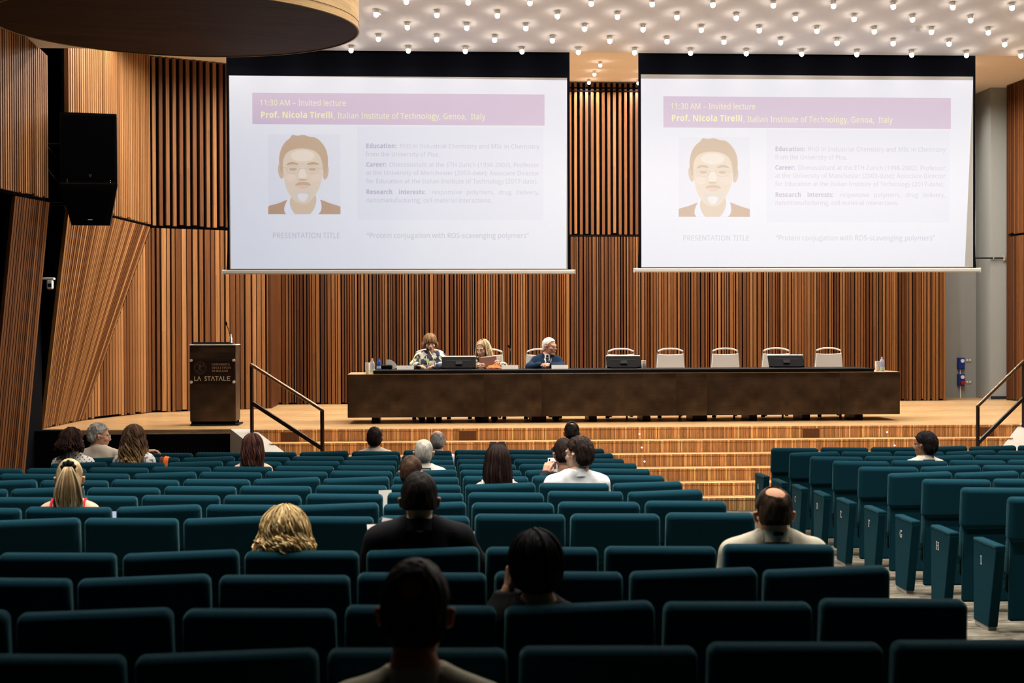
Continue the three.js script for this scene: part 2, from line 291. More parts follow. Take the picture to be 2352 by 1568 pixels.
// ceiling
structure('ceiling', merge([
  hexa([[-6, 6.07, -18.95], [-6, 7.16, -13.5], [12, 7.16, -13.5], [12, 6.07, -18.95]].map((p) => p).reverse(), [[-6, 7.3, -18.95], [-6, 7.5, -13.5], [12, 7.5, -13.5], [12, 7.3, -18.95]].reverse()),
]), M.ceiling, 'pale sloping ceiling studded with bare lamps');
structure('ceiling_stage', box(18.1, .15, 9.2, 3, 7.045, -23.5), M.ceilingBack, 'warm cream flat ceiling above the stage');
structure('ceiling_hall', box(18.1, .15, 16.8, 3, 7.24, -5.2), M.hallWall, 'dark ceiling above the audience');
// hanging wooden drum
{
  const t = thing('ceiling_drum', 'large round wooden canopy hanging from the ceiling above the left seats', 'canopy', [-2.674, 5.615, -15.384], 0);
  const turn = Math.atan2(.252, .968), sc = [1.93, 1, 1.68], S = (g) => { g.scale(...sc); g.rotateY(turn); return g; };
  const disc = new THREE.CircleGeometry(1, 96).rotateX(Math.PI / 2); { const p = disc.attributes.position, uv = disc.attributes.uv; for (let i = 0; i < uv.count; i++) uv.setXY(i, p.getZ(i) * 1.7 * .35, p.getX(i) * 1.9 * .35); }
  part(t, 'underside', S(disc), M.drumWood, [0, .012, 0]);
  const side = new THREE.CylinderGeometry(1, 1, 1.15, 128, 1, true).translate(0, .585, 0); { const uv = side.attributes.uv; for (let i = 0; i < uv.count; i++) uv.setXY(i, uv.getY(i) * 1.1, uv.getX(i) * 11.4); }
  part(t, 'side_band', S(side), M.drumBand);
  part(t, 'edge_trim', S(new THREE.TorusGeometry(.997, .006, 8, 128).rotateX(Math.PI / 2)), M.drumBand, [0, .008, 0]);
  part(t, 'seam', S(new THREE.TorusGeometry(1.0005, .002, 6, 128).rotateX(Math.PI / 2)), M.drumWood, [0, .085, 0]);
}
// lamps
const drumAt = (x, z) => { const c = .968, s = .252, X = x + 2.674, Zz = z + 15.384, a = -X * c + Zz * s, b = X * s + Zz * c; return (a / 2.05) ** 2 + (b / 1.8) ** 2 < 1; };
{
  const socketG = merge([cyl(.034, .034, .010, 0, -.005, 0, 18), cyl(.026, .033, .040, 0, -.028, 0, 16)]), bulbG = new THREE.LatheGeometry([[0, -.100], [.012, -.097], [.023, -.089], [.029, -.078], [.030, -.068], [.026, -.056], [.020, -.047], [.012, -.043]].map((p) => new THREE.Vector2(...p)), 18);
  const glow = std(lin(1, .93, .82), { emissive: new THREE.Color(1, .89, .77), emissiveIntensity: BULB_GLOW, roughness: .4 }), sock = std(lin(.72, .66, .60), { roughness: .5 });
  const lamp = (x, y, z, label, group, tilt, power) => {
    const t = thing('ceiling_lamp', label, 'lamp', [x, y, z], 0, group); t.rotation.x = tilt;
    part(t, 'socket', socketG, sock); part(t, 'bulb', bulbG, glow);
    const l = new THREE.SpotLight(BULB_COLOR, power, 0, 1.5, .25, 2); l.position.set(0, -.115, 0); l.target.position.set(0, -1, 0); l.castShadow = true; l.shadow.radius = 1.7; t.add(l, l.target);
  };
  for (let i = 0; i < 7; i++) for (let n = -9; n < 13; n++) {
    const z = -18.78 + .375 * i, x = (i % 2 ? 2.342 : 1.972) + .748 * n; if (x < -4.75 || x > 10.75 || drumAt(x, z)) continue;
    lamp(x, 6.07 + .2 * (z + 18.95) - .001, z, 'bare round bulb in a short white socket on the sloping ceiling', 'bulbs on the sloping ceiling', -.197, BULB_POWER);
  }
  for (const z of [-20.1, -21.5, -22.9, -24.4, -25.28, -26.15]) for (let n = -8; n < 8; n++) if (n > (z < -24 ? -6 : z < -22.5 ? -8 : -9)) lamp(2.94 + .916 * n, 6.97, z, 'bare round bulb on the flat cream ceiling above the stage', 'bulbs on the stage ceiling', 0, STAGE_POWER);
  // wide lamps above the front rows of the audience, above the picture
  for (const z of [-15.6, -14.1, -12.6, -11.1, -9.6, -8.1]) for (let n = 0; n < 10; n++) {
    const x = -4 + 1.55 * n; if (drumAt(x, z)) continue; const t = thing('hall_downlight', 'round white downlight on the ceiling above the front rows', 'lamp', [x, CEIL(z) - (z < -13.5 ? 0 : .0), z], 0, 'downlights above the front rows');
    if (z < -13.5) t.rotation.x = -.197;
    part(t, 'housing', cyl(.09, .09, .05, 0, -.025, 0, 20), sock); part(t, 'lamp_glass', cyl(.075, .075, .006, 0, -.054, 0, 20), glow);
    const near = z > -13, l = new THREE.SpotLight(BULB_COLOR, HALL_POWER * (near ? 5 : 1.3), 0, near ? .85 : 1.5, near ? .7 : .25, 2); l.position.set(0, -.062, 0); l.target.position.set(0, -1, 0); l.castShadow = true; l.shadow.radius = 3.5; t.add(l, l.target);
  }
}
for (const [x, z, l] of [[6.3, -18.05, 'round white smoke detector on the sloping ceiling above the screen by the alcove'], [-.62, -17.7, 'round white smoke detector on the sloping ceiling next to the wooden canopy']]) {
  const t = thing('smoke_detector', l, 'smoke detector', [x, 6.07 + .2 * (z + 18.95), z]); t.rotation.x = -.197;
  part(t, 'mount', cyl(.055, .055, .016, 0, -.008, 0, 24), M.white); part(t, 'sensor_cap', cyl(.042, .030, .03, 0, -.031, 0, 24), M.white);
}

// ---------------------------------------------------------------- projection screens
const toLin = (c) => { c /= 255; return c <= .04045 ? c / 12.92 : ((c + .055) / 1.055) ** 2.4; }, toS = (c) => 255 * (c <= .0031308 ? c * 12.92 : 1.055 * c ** (1 / 2.4) - .055);
// what the projector has to add to the lit cloth so that it shows the colour r, g, b
const beam = (r, g, b) => 'rgb(' + [r, g, b].map((c, i) => Math.round(toS(Math.max(0, toLin(c) - AMBIENT_ON_SCREEN[i])))).join(',') + ')';
function slide(map, wPx, hPx, bounds) {
  const cv = document.createElement('canvas'); cv.width = 1800; cv.height = Math.round(1800 * hPx / wPx); const c = cv.getContext('2d');
  c.fillStyle = '#000'; c.fillRect(0, 0, cv.width, cv.height);
  c.save(); c.beginPath(); bounds.forEach(([u, v], i) => (i ? c.lineTo(u * cv.width, v * cv.height) : c.moveTo(u * cv.width, v * cv.height))); c.closePath(); c.clip();
  c.fillStyle = beam(233, 233, 240); c.fillRect(0, 0, cv.width, cv.height);
  const k = cv.width / wPx; c.setTransform(k * map[0], 0, 0, k * map[1], k * map[2], k * map[3]);
  c.fillStyle = beam(229, 229, 238); c.fillRect(817, 290, 430, 215);
  c.fillStyle = beam(214, 196, 214); c.fillRect(578, 214, 672, 72);
  const text = (s, x, y, w, size, font, col, spread) => {
    c.fillStyle = col; c.font = `${font} ${size}px sans-serif`; c.textBaseline = 'alphabetic';
    if (spread) { const ws = s.split(' '), tot = ws.reduce((a, q) => a + c.measureText(q).width, 0), gap = (w - tot) / (ws.length - 1); let X = x; for (const q of ws) { c.fillText(q, X, y); X += c.measureText(q).width + gap; } return; }
    const m = c.measureText(s).width; c.save(); c.translate(x, y); c.scale(w / m, 1); c.fillText(s, 0, 0); c.restore();
  };
  const yel = beam(243, 240, 204), grey = beam(206, 201, 214), greyB = beam(190, 182, 202);
  text('11:30 AM – Invited lecture', 594, 243, 198, 19, 'normal', yel); text('Prof. Nicola Tirelli', 596, 271, 166, 20, 'bold', beam(246, 242, 196)); text(', Italian Institute of Technology, Genoa,  Italy', 763, 272, 350, 19, 'normal', yel);
  const L = (y, s, w, b, bw) => { if (b) text(b, 837, y, bw, 14.5, 'bold', greyB); text(s, b ? 837 + bw + 6 : 837, y, w - (b ? bw + 6 : 0), 14.5, 'normal', grey); };
  L(340, 'PhD in Industrial Chemistry and MSc in Chemistry', 401, 'Education:', 71); L(359, 'from the University of Pisa.', 170);
  L(383, 'Oberassistant at the ETH Zurich (1998-2002), Professor', 401, 'Career:', 47); L(402, 'at the University of Manchester (2003-date); Associate Director', 401); L(421, 'for Education at the Italian Institute of Technology (2017-date).', 398);
  text('Research', 837, 446, 61, 14.5, 'bold', greyB); text('interests:', 912, 446, 62, 14.5, 'bold', greyB); text('responsive polymers, drug delivery,', 988, 446, 250, 14.5, 'normal', grey, true); L(465, 'nanomanufacturing, cell-material interactions.', 291);
  text('PRESENTATION TITLE', 622, 547, 155, 17, 'normal', grey); text('“Protein conjugation with ROS-scavenging polymers”', 838, 547, 375, 16.5, 'normal', beam(204, 202, 212));
  // plain portrait of a bearded man with glasses in washed-out tones
  const hair = beam(206, 183, 162), skin = beam(229, 212, 196), dark = beam(205, 181, 158), P = (p, col) => { c.fillStyle = col; c.beginPath(); const n = p.length, m = (i) => [(p[i % n][0] + p[(i + 1) % n][0]) / 2, (p[i % n][1] + p[(i + 1) % n][1]) / 2]; c.moveTo(...m(0)); for (let i = 1; i <= n; i++) c.quadraticCurveTo(...p[i % n], ...m(i)); c.fill(); }, E = (x, y, a, b, col, r = 0) => { c.fillStyle = col; c.beginPath(); c.ellipse(x, y, a, b, r, 0, 7); c.fill(); };
  c.fillStyle = beam(229, 228, 236); c.fillRect(613, 308, 165, 184);
  c.save(); c.beginPath(); c.rect(613, 308, 165, 184); c.clip();
  P([[605, 500], [608, 474], [636, 468], [662, 456], [728, 456], [756, 468], [786, 476], [788, 500]], beam(202, 176, 157));
  P([[656, 452], [644, 500], [735, 500], [735, 452], [694, 440]], beam(231, 232, 243)); P([[666, 446], [660, 470], [676, 498], [706, 498], [724, 470], [722, 440]], beam(220, 201, 183));
  E(642, 394, 6, 17, beam(216, 195, 177), -.15); E(745, 396, 6, 17, beam(213, 190, 172), .15);
  P([[644, 404], [637, 372], [641, 345], [652, 326], [664, 318], [668, 309], [680, 313], [694, 309], [708, 315], [722, 315], [736, 327], [748, 346], [751, 374], [745, 406], [735, 380], [650, 380]], hair);
  P([[649, 410], [645, 372], [656, 347], [690, 339], [726, 347], [739, 374], [737, 410], [727, 440], [708, 466], [692, 470], [674, 464], [656, 440]], skin);
  E(692, 358, 27, 13, beam(236, 224, 211)); E(664, 408, 12, 9, beam(234, 216, 204)); E(722, 408, 12, 9, beam(233, 214, 201));
  P([[652, 382], [662, 371], [680, 374], [684, 380], [666, 377]], dark); P([[700, 380], [704, 374], [722, 371], [733, 381], [719, 377]], dark);
  E(670, 389, 9, 3.6, beam(208, 186, 168)); E(714, 389, 9, 3.6, beam(208, 186, 168)); P([[687, 384], [696, 384], [703, 408], [692, 414], [681, 408]], beam(238, 224, 212)); E(692, 413, 10, 2.6, beam(213, 189, 170));
  P([[672, 428], [680, 419], [692, 418], [706, 419], [714, 428], [692, 424]], beam(210, 187, 166)); P([[676, 428], [692, 426], [710, 428], [692, 436]], beam(228, 200, 189));
  P([[668, 432], [680, 439], [692, 438], [706, 439], [717, 432], [714, 452], [694, 468], [672, 452]], beam(222, 212, 204)); P([[678, 446], [692, 444], [706, 446], [700, 461], [692, 464], [684, 461]], beam(233, 228, 226));
  c.strokeStyle = beam(207, 195, 188); c.lineWidth = 1; for (const x of [670, 714]) { c.beginPath(); c.ellipse(x, 390, 14, 9, 0, 0, 7); c.stroke(); } c.beginPath(); c.moveTo(684, 387); c.lineTo(700, 387); c.moveTo(656, 387); c.lineTo(646, 384); c.moveTo(728, 387); c.lineTo(741, 385); c.stroke();
  c.restore();
  c.restore();
  const t = new THREE.CanvasTexture(cv); t.colorSpace = THREE.SRGBColorSpace; return t;
}
function screen(x0, x1, y0, y1, tex, label, wl, wr) {
  const Z = -19.03, t = thing('projection_screen', label, 'screen', [0, 0, 0]), w = x1 - x0, cx = (x0 + x1) / 2;
  const outline = (o, top, bot, bow) => { const s = new THREE.Shape(); s.moveTo(x0 - o - bow, bot); s.quadraticCurveTo(x0 - o + bow, bot + .25, x0 - o, bot + .9); s.lineTo(x0 - o, top); s.lineTo(x1 + o, top); s.lineTo(x1 + o, bot + .9); s.quadraticCurveTo(x1 + o - bow, bot + .25, x1 + o + bow, bot); s.closePath(); return s; };
  part(t, 'black_border', new THREE.ExtrudeGeometry(outline(.034, 6.97, y0 - .01, .012), { depth: .006, bevelEnabled: false, curveSegments: 10 }), M.blackCloth, [0, 0, Z - .012]);
  const pl = new THREE.PlaneGeometry(w, y1 - y0);
  const cloth = new THREE.MeshPhysicalMaterial({ specularIntensity: .1, color: lin(.56, .53, .50), roughness: .95, emissive: 0xffffff, emissiveMap: tex, emissiveIntensity: 1 });
  part(t, 'projected_cloth', pl, cloth, [cx, (y0 + y1) / 2, Z], null, 'white cloth showing the projected slide');
  part(t, 'bottom_bar', merge([rbox(w + .19, .058, .045, .018, cx, y0 - .038, Z)]), M.whiteMetal);
  part(t, 'bar_cap', rbox(.012, .062, .05, .005, x0 - .098, y0 - .038, Z), M.whiteMetal); part(t, 'bar_cap', rbox(.012, .062, .05, .005, x1 + .098, y0 - .038, Z), M.whiteMetal);
  const l = new THREE.RectAreaLight(new THREE.Color(.86, .90, 1), .12, w, y1 - y0); l.position.set(cx, (y0 + y1) / 2, Z + .02); l.lookAt(cx, (y0 + y1) / 2, 0); t.add(l);
}
screen(-2.645, 1.846, 3.185, 5.745, slide([1, 1, -525, -175], 778, 443.5, [[.001, 0], [1, .012], [.996, .998], [.003, .998]]), 'wide projection screen showing a lecture slide, hanging on the lectern side');
screen(2.842, 7.402, 3.205, 5.80, slide([.9836, .9756, 1524 - 578 * .9836 - 1473, 219 - 213 * .9756 - 171], 764, 434.8, [[0, .022], [1, .018], [.993, .3], [.975, .996], [.001, .998]]), 'wide projection screen showing a lecture slide, hanging on the alcove side');
// ---------------------------------------------------------------- loudspeaker, camera, wall sockets, pipe
{
  const t = thing('loudspeaker', 'tall black two-part loudspeaker hanging before the dark wall recess', 'loudspeaker', [-4.59, 3.80, -19.62], .12);
  const cab = hexa([[-.37, .56, .22], [.37, .55, .22], [.33, .56, -.22], [-.33, .56, -.22]], [[-.37, 1.5, .22], [.365, 1.49, .22], [.33, 1.5, -.22], [-.33, 1.5, -.22]]);
  part(t, 'upper_cabinet', cab, M.darkPlastic); part(t, 'upper_grille', rbox(.69, .86, .012, .01, 0, 1.03, .226), M.black);
  part(t, 'lower_cabinet', hexa([[-.25, 0, .05], [.25, 0, .05], [.24, .02, -.2], [-.24, .02, -.2]], [[-.375, .54, .25], [.375, .54, .25], [.33, .54, -.22], [-.33, .54, -.22]]), M.darkPlastic);
  const lowG = hexa([[-.20, .05, .078], [.20, .05, .078], [.20, .05, .066], [-.20, .05, .066]], [[-.32, .45, .226], [.32, .45, .226], [.32, .45, .214], [-.32, .45, .214]]); part(t, 'lower_grille', lowG.translate(0, 0, .012), M.black);
  part(t, 'joint_bar', box(.74, .012, .02, 0, .548, .235), M.grayPlastic);
  for (const x of [-.28, .28]) for (const y of [.565, .59]) part(t, 'bolt', new THREE.SphereGeometry(.008, 8, 6), M.chrome, [x, y, .232]);
  const badge = new THREE.Shape(); badge.moveTo(-.018, .02); badge.lineTo(-.008, .02); badge.lineTo(.002, -.006); badge.lineTo(.010, .02); badge.lineTo(.020, .02); badge.lineTo(.006, -.02); badge.lineTo(-.004, -.02); part(t, 'badge', new THREE.ExtrudeGeometry(badge, { depth: .003, bevelEnabled: false }), M.chrome, [.02, .655, .233]);
  part(t, 'name_strip', box(.06, .010, .003, 0, .075, .102), M.whiteMetal);
  part(t, 'mounting_bracket', merge([bar([-.30, 1.1, -.1], [-.95, 1.1, -.2], .025), bar([-.30, .3, -.1], [-.95, .3, -.2], .025)]), M.blackSatin);
  part(t, 'stay_cable', merge([bar([-.62, 1.15, -.1], [-.36, .78, .1], .004, .004, 6), bar([-.62, .83, -.1], [-.40, .55, .1], .004, .004, 6)]), M.grayPlastic);
}
{
  const t = thing('security_camera', 'small white camera fixed in the dark wall recess under the loudspeaker', 'camera', [-5.22, 3.0, -19.87]);
  part(t, 'ceiling_plate', rbox(.15, .03, .1, .01, 0, .09, 0), M.white); part(t, 'housing', rbox(.085, .13, .08, .025, .015, .01, .01, 3), M.white); part(t, 'lens_window', rbox(.05, .05, .01, .01, .02, 0, .05), M.grayPlastic); part(t, 'wall_bracket', bar([-.02, .09, 0], [-.3, .09, 0], .012), M.white);
}
for (const [y, red, l] of [[1.66, 0, 'blue wall socket box, the upper one on the alcove wall'], [1.34, 1, 'blue wall socket box with a red plug on the alcove wall']]) {
  const t = thing('socket_box', l, 'socket', [10.43, y, -27.49]);
  part(t, 'case', rbox(.13, .23, .09, .012, 0, 0, .045), M.blue); part(t, 'socket_lid', cyl(.036, .036, .02, 0, 0, 0, 20).rotateX(Math.PI / 2), M.white, [.015, .055, .097]);
  part(t, red ? 'red_plug' : 'socket_lid', cyl(.042, .038, red ? .06 : .02, 0, 0, 0, 20).rotateX(Math.PI / 2), red ? M.red : M.blue, [.01, -.055, red ? .115 : .097]);
}
for (const [x, y, l] of [[10.60, 1.73, 'small pale double socket plate above the blue boxes on the alcove wall'], [10.60, 1.30, 'small pale double socket plate beside the red plug on the alcove wall']]) { const t = thing('socket_plate', l, 'socket', [x, y, -27.49]); part(t, 'plate', rbox(.12, .085, .014, .006, 0, 0, .007), M.plaster); for (const d of [-.028, .028]) part(t, 'outlet', cyl(.018, .018, .006, 0, 0, 0, 14).rotateX(Math.PI / 2), M.whiteMetal, [d, 0, .015]); }
{ const t = thing('cable_conduit', 'thin grey conduit running down from the blue socket boxes', 'conduit', [10.43, STAGE, -27.47]); part(t, 'pipe', cyl(.014, .014, .24, 0, .12, 0, 10), M.whiteMetal); part(t, 'pipe', cyl(.014, .014, .1, 0, .505, 0, 10), M.whiteMetal); }
{ const t = thing('wall_pipe', 'thin horizontal pipe fixed across the alcove pillar', 'pipe', [10.8, 3.70, -26.70]); part(t, 'tube', bar([-.40, 0, 0], [.2, 0, 0], .016), M.grayPlastic); part(t, 'bracket', merge([box(.03, .10, .05, .19, 0, 0)]), M.plasterDark); part(t, 'bracket', box(.02, .05, .05, -.02, 0, 0), M.plasterDark); }
// ---------------------------------------------------------------- lectern
{
  const t = thing('lectern', 'dark bronze lectern with a university sign standing on the stage', 'lectern', [-3.145, STAGE, -21.05]);
  part(t, 'body', mbox(.655, 1.10, .48, 0, .065 + .55, 0), M.bronze); part(t, 'plinth', box(.63, .065, .44, 0, .0325, 0), M.black);
  part(t, 'plinth_board', rbox(.70, .022, .5, .004, .02, .012, 0), M.blackSatin);
  part(t, 'top_slab', rbox(.67, .014, .49, .004, 0, 1.172, 0), M.whiteMetal);
  part(t, 'reading_board', merge([hexa([[-.28, 1.18, .2], [.24, 1.18, .2], [.24, 1.18, -.2], [-.28, 1.18, -.2]], [[-.28, 1.215, .2], [.24, 1.215, .2], [.24, 1.20, -.2], [-.28, 1.20, -.2]])]), M.grayPlastic);
  const cv = document.createElement('canvas'); cv.width = 1024; cv.height = 560; const c = cv.getContext('2d');
  c.fillStyle = 'rgb(38,27,24)'; c.fillRect(0, 0, 1024, 560);
  c.strokeStyle = 'rgb(92,74,62)'; c.lineWidth = 3; c.beginPath(); c.moveTo(80, 28); c.lineTo(960, 28); c.moveTo(80, 352); c.lineTo(930, 352); c.moveTo(435, 80); c.lineTo(435, 310); c.stroke();
  c.lineWidth = 6; c.strokeStyle = 'rgb(104,84,72)'; c.beginPath(); c.arc(225, 195, 142, 0, 7); c.stroke(); c.lineWidth = 3; c.beginPath(); c.arc(225, 195, 112, 0, 7); c.stroke();
  c.fillStyle = 'rgb(96,78,68)'; c.beginPath(); c.ellipse(215, 185, 20, 58, .2, 0, 7); c.fill(); c.beginPath(); c.ellipse(222, 118, 14, 17, 0, 0, 7); c.fill();
  c.lineWidth = 16; c.strokeStyle = 'rgb(96,78,68)'; c.lineCap = 'round'; for (const q of [[215, 150, 150, 120], [215, 150, 285, 165], [205, 230, 160, 285], [225, 230, 265, 282], [285, 165, 300, 110]]) { c.beginPath(); c.moveTo(q[0], q[1]); c.lineTo(q[2], q[3]); c.stroke(); }
  c.fillStyle = 'rgb(112,92,80)'; for (let i = 0; i < 26; i++) { const a = i / 26 * Math.PI * 2; c.save(); c.translate(225 + 127 * Math.cos(a), 195 + 127 * Math.sin(a)); c.rotate(a + 1.57); c.fillRect(-4, -7, 8, 14); c.restore(); }
  c.fillStyle = 'rgb(176,150,120)'; c.textBaseline = 'alphabetic';
  const tx = (s, x, y, w, f) => { c.font = f; const m = c.measureText(s).width; c.save(); c.translate(x, y); c.scale(w / m, 1); c.fillText(s, 0, 0); c.restore(); };
  tx('UNIVERSITÀ', 492, 142, 425, 'bold 66px serif'); tx('DEGLI STUDI', 492, 218, 445, 'bold 66px serif'); tx('DI MILANO', 492, 294, 380, 'bold 66px serif');
  c.fillStyle = 'rgb(205,186,154)'; c.strokeStyle = 'rgb(205,186,154)'; c.lineCap = 'butt'; c.lineJoin = 'miter'; c.lineWidth = 17;
  const st = (pts) => { c.beginPath(); pts.forEach((p, i) => (i ? c.lineTo(...p) : c.moveTo(...p))); c.stroke(); }, y0 = 394, y1 = 502;
  st([[94, y0], [94, y1 - 8], [150, y1 - 8]]); st([[160, y1], [196, y0 + 10], [236, y1]]);
  tx('S', 318, y1, 66, 'bold 146px sans-serif'); st([[388, y0 + 8], [470, y0 + 8]]); st([[429, y0], [429, y1]]); st([[478, y1], [518, y0 + 10], [558, y1]]); st([[566, y0 + 8], [650, y0 + 8]]); st([[608, y0], [608, y1]]); st([[660, y1], [700, y0 + 10], [740, y1]]); st([[770, y0], [770, y1 - 8], [826, y1 - 8]]); st([[926, y0 + 8], [856, y0 + 8], [856, y1 - 8], [926, y1 - 8]]); st([[856, 448], [914, 448]]);
  const tex = new THREE.CanvasTexture(cv); tex.colorSpace = THREE.SRGBColorSpace;
  const plate = part(t, 'sign_plate', rbox(.64, .355, .008, .003, 0, .79, .250), std(lin(.02, .014, .012), { roughness: .3 }));
  part(plate, 'sign_print', new THREE.PlaneGeometry(.63, .345).translate(0, .79, .2552), std(lin(1, 1, 1), { map: tex, roughness: .35 }), null, null, 'university emblem and lettering');
  for (const x of [-.305, .305]) for (const y of [.635, .95]) part(t, 'sign_bolt', cyl(.021, .021, .016, 0, 0, 0, 20).rotateX(Math.PI / 2), M.chairCloth, [x, y, .262]);
}
function gooseneck(pts, base, label, col = M.grayPlastic, dish) {
  const t = thing('microphone', label, 'microphone', base);
  part(t, 'base', cyl(.035, .042, .02, 0, .01, 0, 20), M.darkPlastic); part(t, 'gooseneck', tube(pts, .006, 24, 6), col);
  const a = V(...pts[pts.length - 1]), d = a.clone().sub(V(...pts[pts.length - 2])).normalize(), e = a.clone().addScaledVector(d, .045);
  part(t, 'capsule', merge([bar([a.x, a.y, a.z], [e.x, e.y, e.z], .011, .017, 12), new THREE.SphereGeometry(.017, 12, 8).translate(e.x, e.y, e.z)]), M.darkPlastic);
  if (dish) part(t, 'lower_stand', bar([0, .02, 0], [0, .06, 0], .01), M.darkPlastic);
}
gooseneck([[0, .02, 0], [-.005, .12, 0], [-.03, .22, .01], [-.047, .275, .02]], [-2.905, STAGE + 1.179, -20.93], 'thin gooseneck microphone standing on the lectern');
function bottle(label, pos, mats, h = .2, spray) {
  const t = thing(spray ? 'spray_bottle' : 'water_bottle', label, 'bottle', pos), r = h * .185, q = (a) => new THREE.LatheGeometry(a.map(([x, y]) => new THREE.Vector2(x * r, y * h)), 20);
  part(t, 'bottle_body', q([[0, 0], [.9, .0], [1, .03], [1, .26], [.86, .36], [.95, .48], [1, .58], [.9, .70], [.62, .80], [.36, .87], [.34, .92], [0, .92]]), mats[0]);
  if (mats[2]) part(t, 'bottle_label', q([[1.02, .08], [1.02, .30]]), mats[2]);
  if (spray) part(t, 'spray_head', merge([cyl(.012, .016, .03, 0, h * .95, 0, 12), box(.02, .02, .045, 0, h * 1.06, .012)]), mats[1]);
  else part(t, 'cap', cyl(.34 * r, .38 * r, h * .09, 0, h * .955, 0, 14), mats[1]);
}
bottle('white spray bottle on the lectern beside its microphone', [-2.915, STAGE + 1.179, -21.02], [M.white, M.white], .13, true);
// ---------------------------------------------------------------- conference table
const TOP = 1.72, DESK = 1.774;
{
  const t = thing('conference_table', 'long dark bronze conference table on the stage', 'table', [0, STAGE, 0]);
  const seg = [[-1.212, 1.643], [1.646, 4.110], [4.113, 7.03]];
  for (const [a, b] of seg) { part(t, 'front_panel', mbox(b - a - .002, .63, .03, (a + b) / 2, .725 - .63 / 2, -20.965), M.bronze); part(t, 'table_top', mbox(b - a, .018, 1.0, (a + b) / 2, .721, -21.46), M.tableWood); }
  for (const x of [-1.197, 7.015]) part(t, 'end_panel', mbox(.03, .63, .96, x, .725 - .63 / 2, -21.47), M.bronze);
  for (let i = 0; i < 10; i++) part(t, 'foot', box(i === 3 || i === 6 ? .22 : .12, .12, .55, -.81 + .81 * i, .06, -21.47), M.bronzeDark);
  part(t, 'under_shelf', box(8.1, .02, .7, 2.9, .11, -21.5), M.bronzeDark);
  part(t, 'black_desk_top', rbox(7.49, .05, .86, .004, 2.908, .757, -21.43), M.blackSatin, null, null, 'raised black writing surface');
}
function cups(label, pos, n) { const t = thing('paper_cups', label, 'cups', pos); for (let i = 0; i < n; i++) part(t, 'cup', new THREE.LatheGeometry([[0, .002], [.026, 0], [.035, .085], [.037, .088], [.034, .086], [.026, .006]].map((p) => new THREE.Vector2(...p)), 20), M.white, [0, n > 3 ? i * .016 : i * .03, 0], n > 3 && i >= 2 ? [0, 0, 0] : null); }
cups('tall stack of white cups on the end of the table near the lectern', [-.925, TOP, -21.1], 6);
cups('two white cups stacked beside the tilted monitor of the first empty chair', [3.19, DESK + .008, -21.15], 2);
cups('stack of white cups at the alcove end of the table', [6.765, TOP + .002, -21.2], 5);
const greenLabel = std(lin(.45, .62, .35), { roughness: .6 }), blueLabel = std(lin(.45, .58, .75), { roughness: .6 }), pinkCap = std(lin(.72, .38, .36), { roughness: .5 });
bottle('clear water bottle with pink cap beside the cups near the lectern', [-.862, TOP + .002, -21.22], [M.clearPlastic, pinkCap, greenLabel], .226);
bottle('blue water bottle beside the clear bottle near the lectern', [-.765, DESK + .008, -21.3], [M.bluePlastic, M.blue, blueLabel], .17);
bottle('clear water bottle with pink cap at the alcove end of the table', [6.83, TOP + .002, -21.18], [M.clearPlastic, pinkCap, greenLabel], .215);
bottle('blue water bottle behind the clear one at the alcove end of the table', [6.885, TOP + .002, -21.34], [M.bluePlastic, M.blue, blueLabel], .215);
{
  const t = thing('phone_pouch', 'black pouch with a curled white notebook on the table beside the blue bottle', 'pouch', [-.64, DESK + .008, -21.35]);
  part(t, 'pouch', rbox(.17, .065, .12, .02, -.01, .033, 0, 3), M.darkPlastic);
  const cr = new THREE.CatmullRomCurve3([V(-.02, .085, 0), V(.03, .082, 0), V(.075, .05, 0), V(.09, .004, 0)]), sh = new THREE.Shape([new THREE.Vector2(-.004, -.06), new THREE.Vector2(.004, -.06), new THREE.Vector2(.004, .06), new THREE.Vector2(-.004, .06)]); part(t, 'notebook', new THREE.ExtrudeGeometry(sh, { steps: 14, extrudePath: cr, bevelEnabled: false }), M.paper);
}
for (const [x, l] of [[-.37, 'white name card standing before the woman speaking into the microphone'], [1.187, 'white name card standing next to the long-haired woman on the stage'], [1.937, 'white name card standing before the white-haired man on the stage']]) {
  const t = thing('name_card', l, 'name card', [x, DESK + .008, -21.2]);
  part(t, 'front_face', box(.25, .062, .002, 0, .029, 0), M.paper, [0, 0, .012], [-.32, 0, 0]); part(t, 'back_face', box(.25, .062, .002, 0, .029, 0), M.paper, [0, 0, -.03], [.32, 0, 0]); part(t, 'print', box(.035, .006, .001, .02, .03, 0), M.chairCloth, [0, 0, .0135], [-.32, 0, 0]);
}
for (const [x, l, w] of [[.427, 'tilted black desk monitor between the two women on the stage', .51], [2.90, 'tilted black desk monitor before the first empty chair', .51], [5.375, 'tilted black desk monitor with its back to the hall, before the fourth empty chair', .54]]) {
  const t = thing('desk_monitor', l, 'monitor', [x, DESK + .008, -21.2]), tilt = new THREE.Group();
  const g = (q) => q.rotateX(-.62).translate(0, .03, 0);
  part(t, 'case', g(rbox(w, .20, .035, .008, 0, .075, 0)), M.darkPlastic); part(t, 'silver_edge', g(rbox(w + .006, .020, .042, .005, 0, .182, 0)), M.whiteMetal);
  part(t, 'vent_slot', g(box(w * .72, .012, .004, 0, .11, .018)), M.grayPlastic); part(t, 'rear_hump', g(rbox(.1, .06, .03, .006, 0, .055, .022)), M.grayPlastic);
  part(t, 'stand', merge([box(w * .78, .030, .09, 0, .015, .02)]), M.grayPlastic);
}
gooseneck([[0, .02, 0], [-.02, .12, .0], [-.06, .22, -.02], [-.092, .268, -.05]], [.075, DESK + .008, -21.5], 'gooseneck microphone in front of the speaking woman', M.chrome);
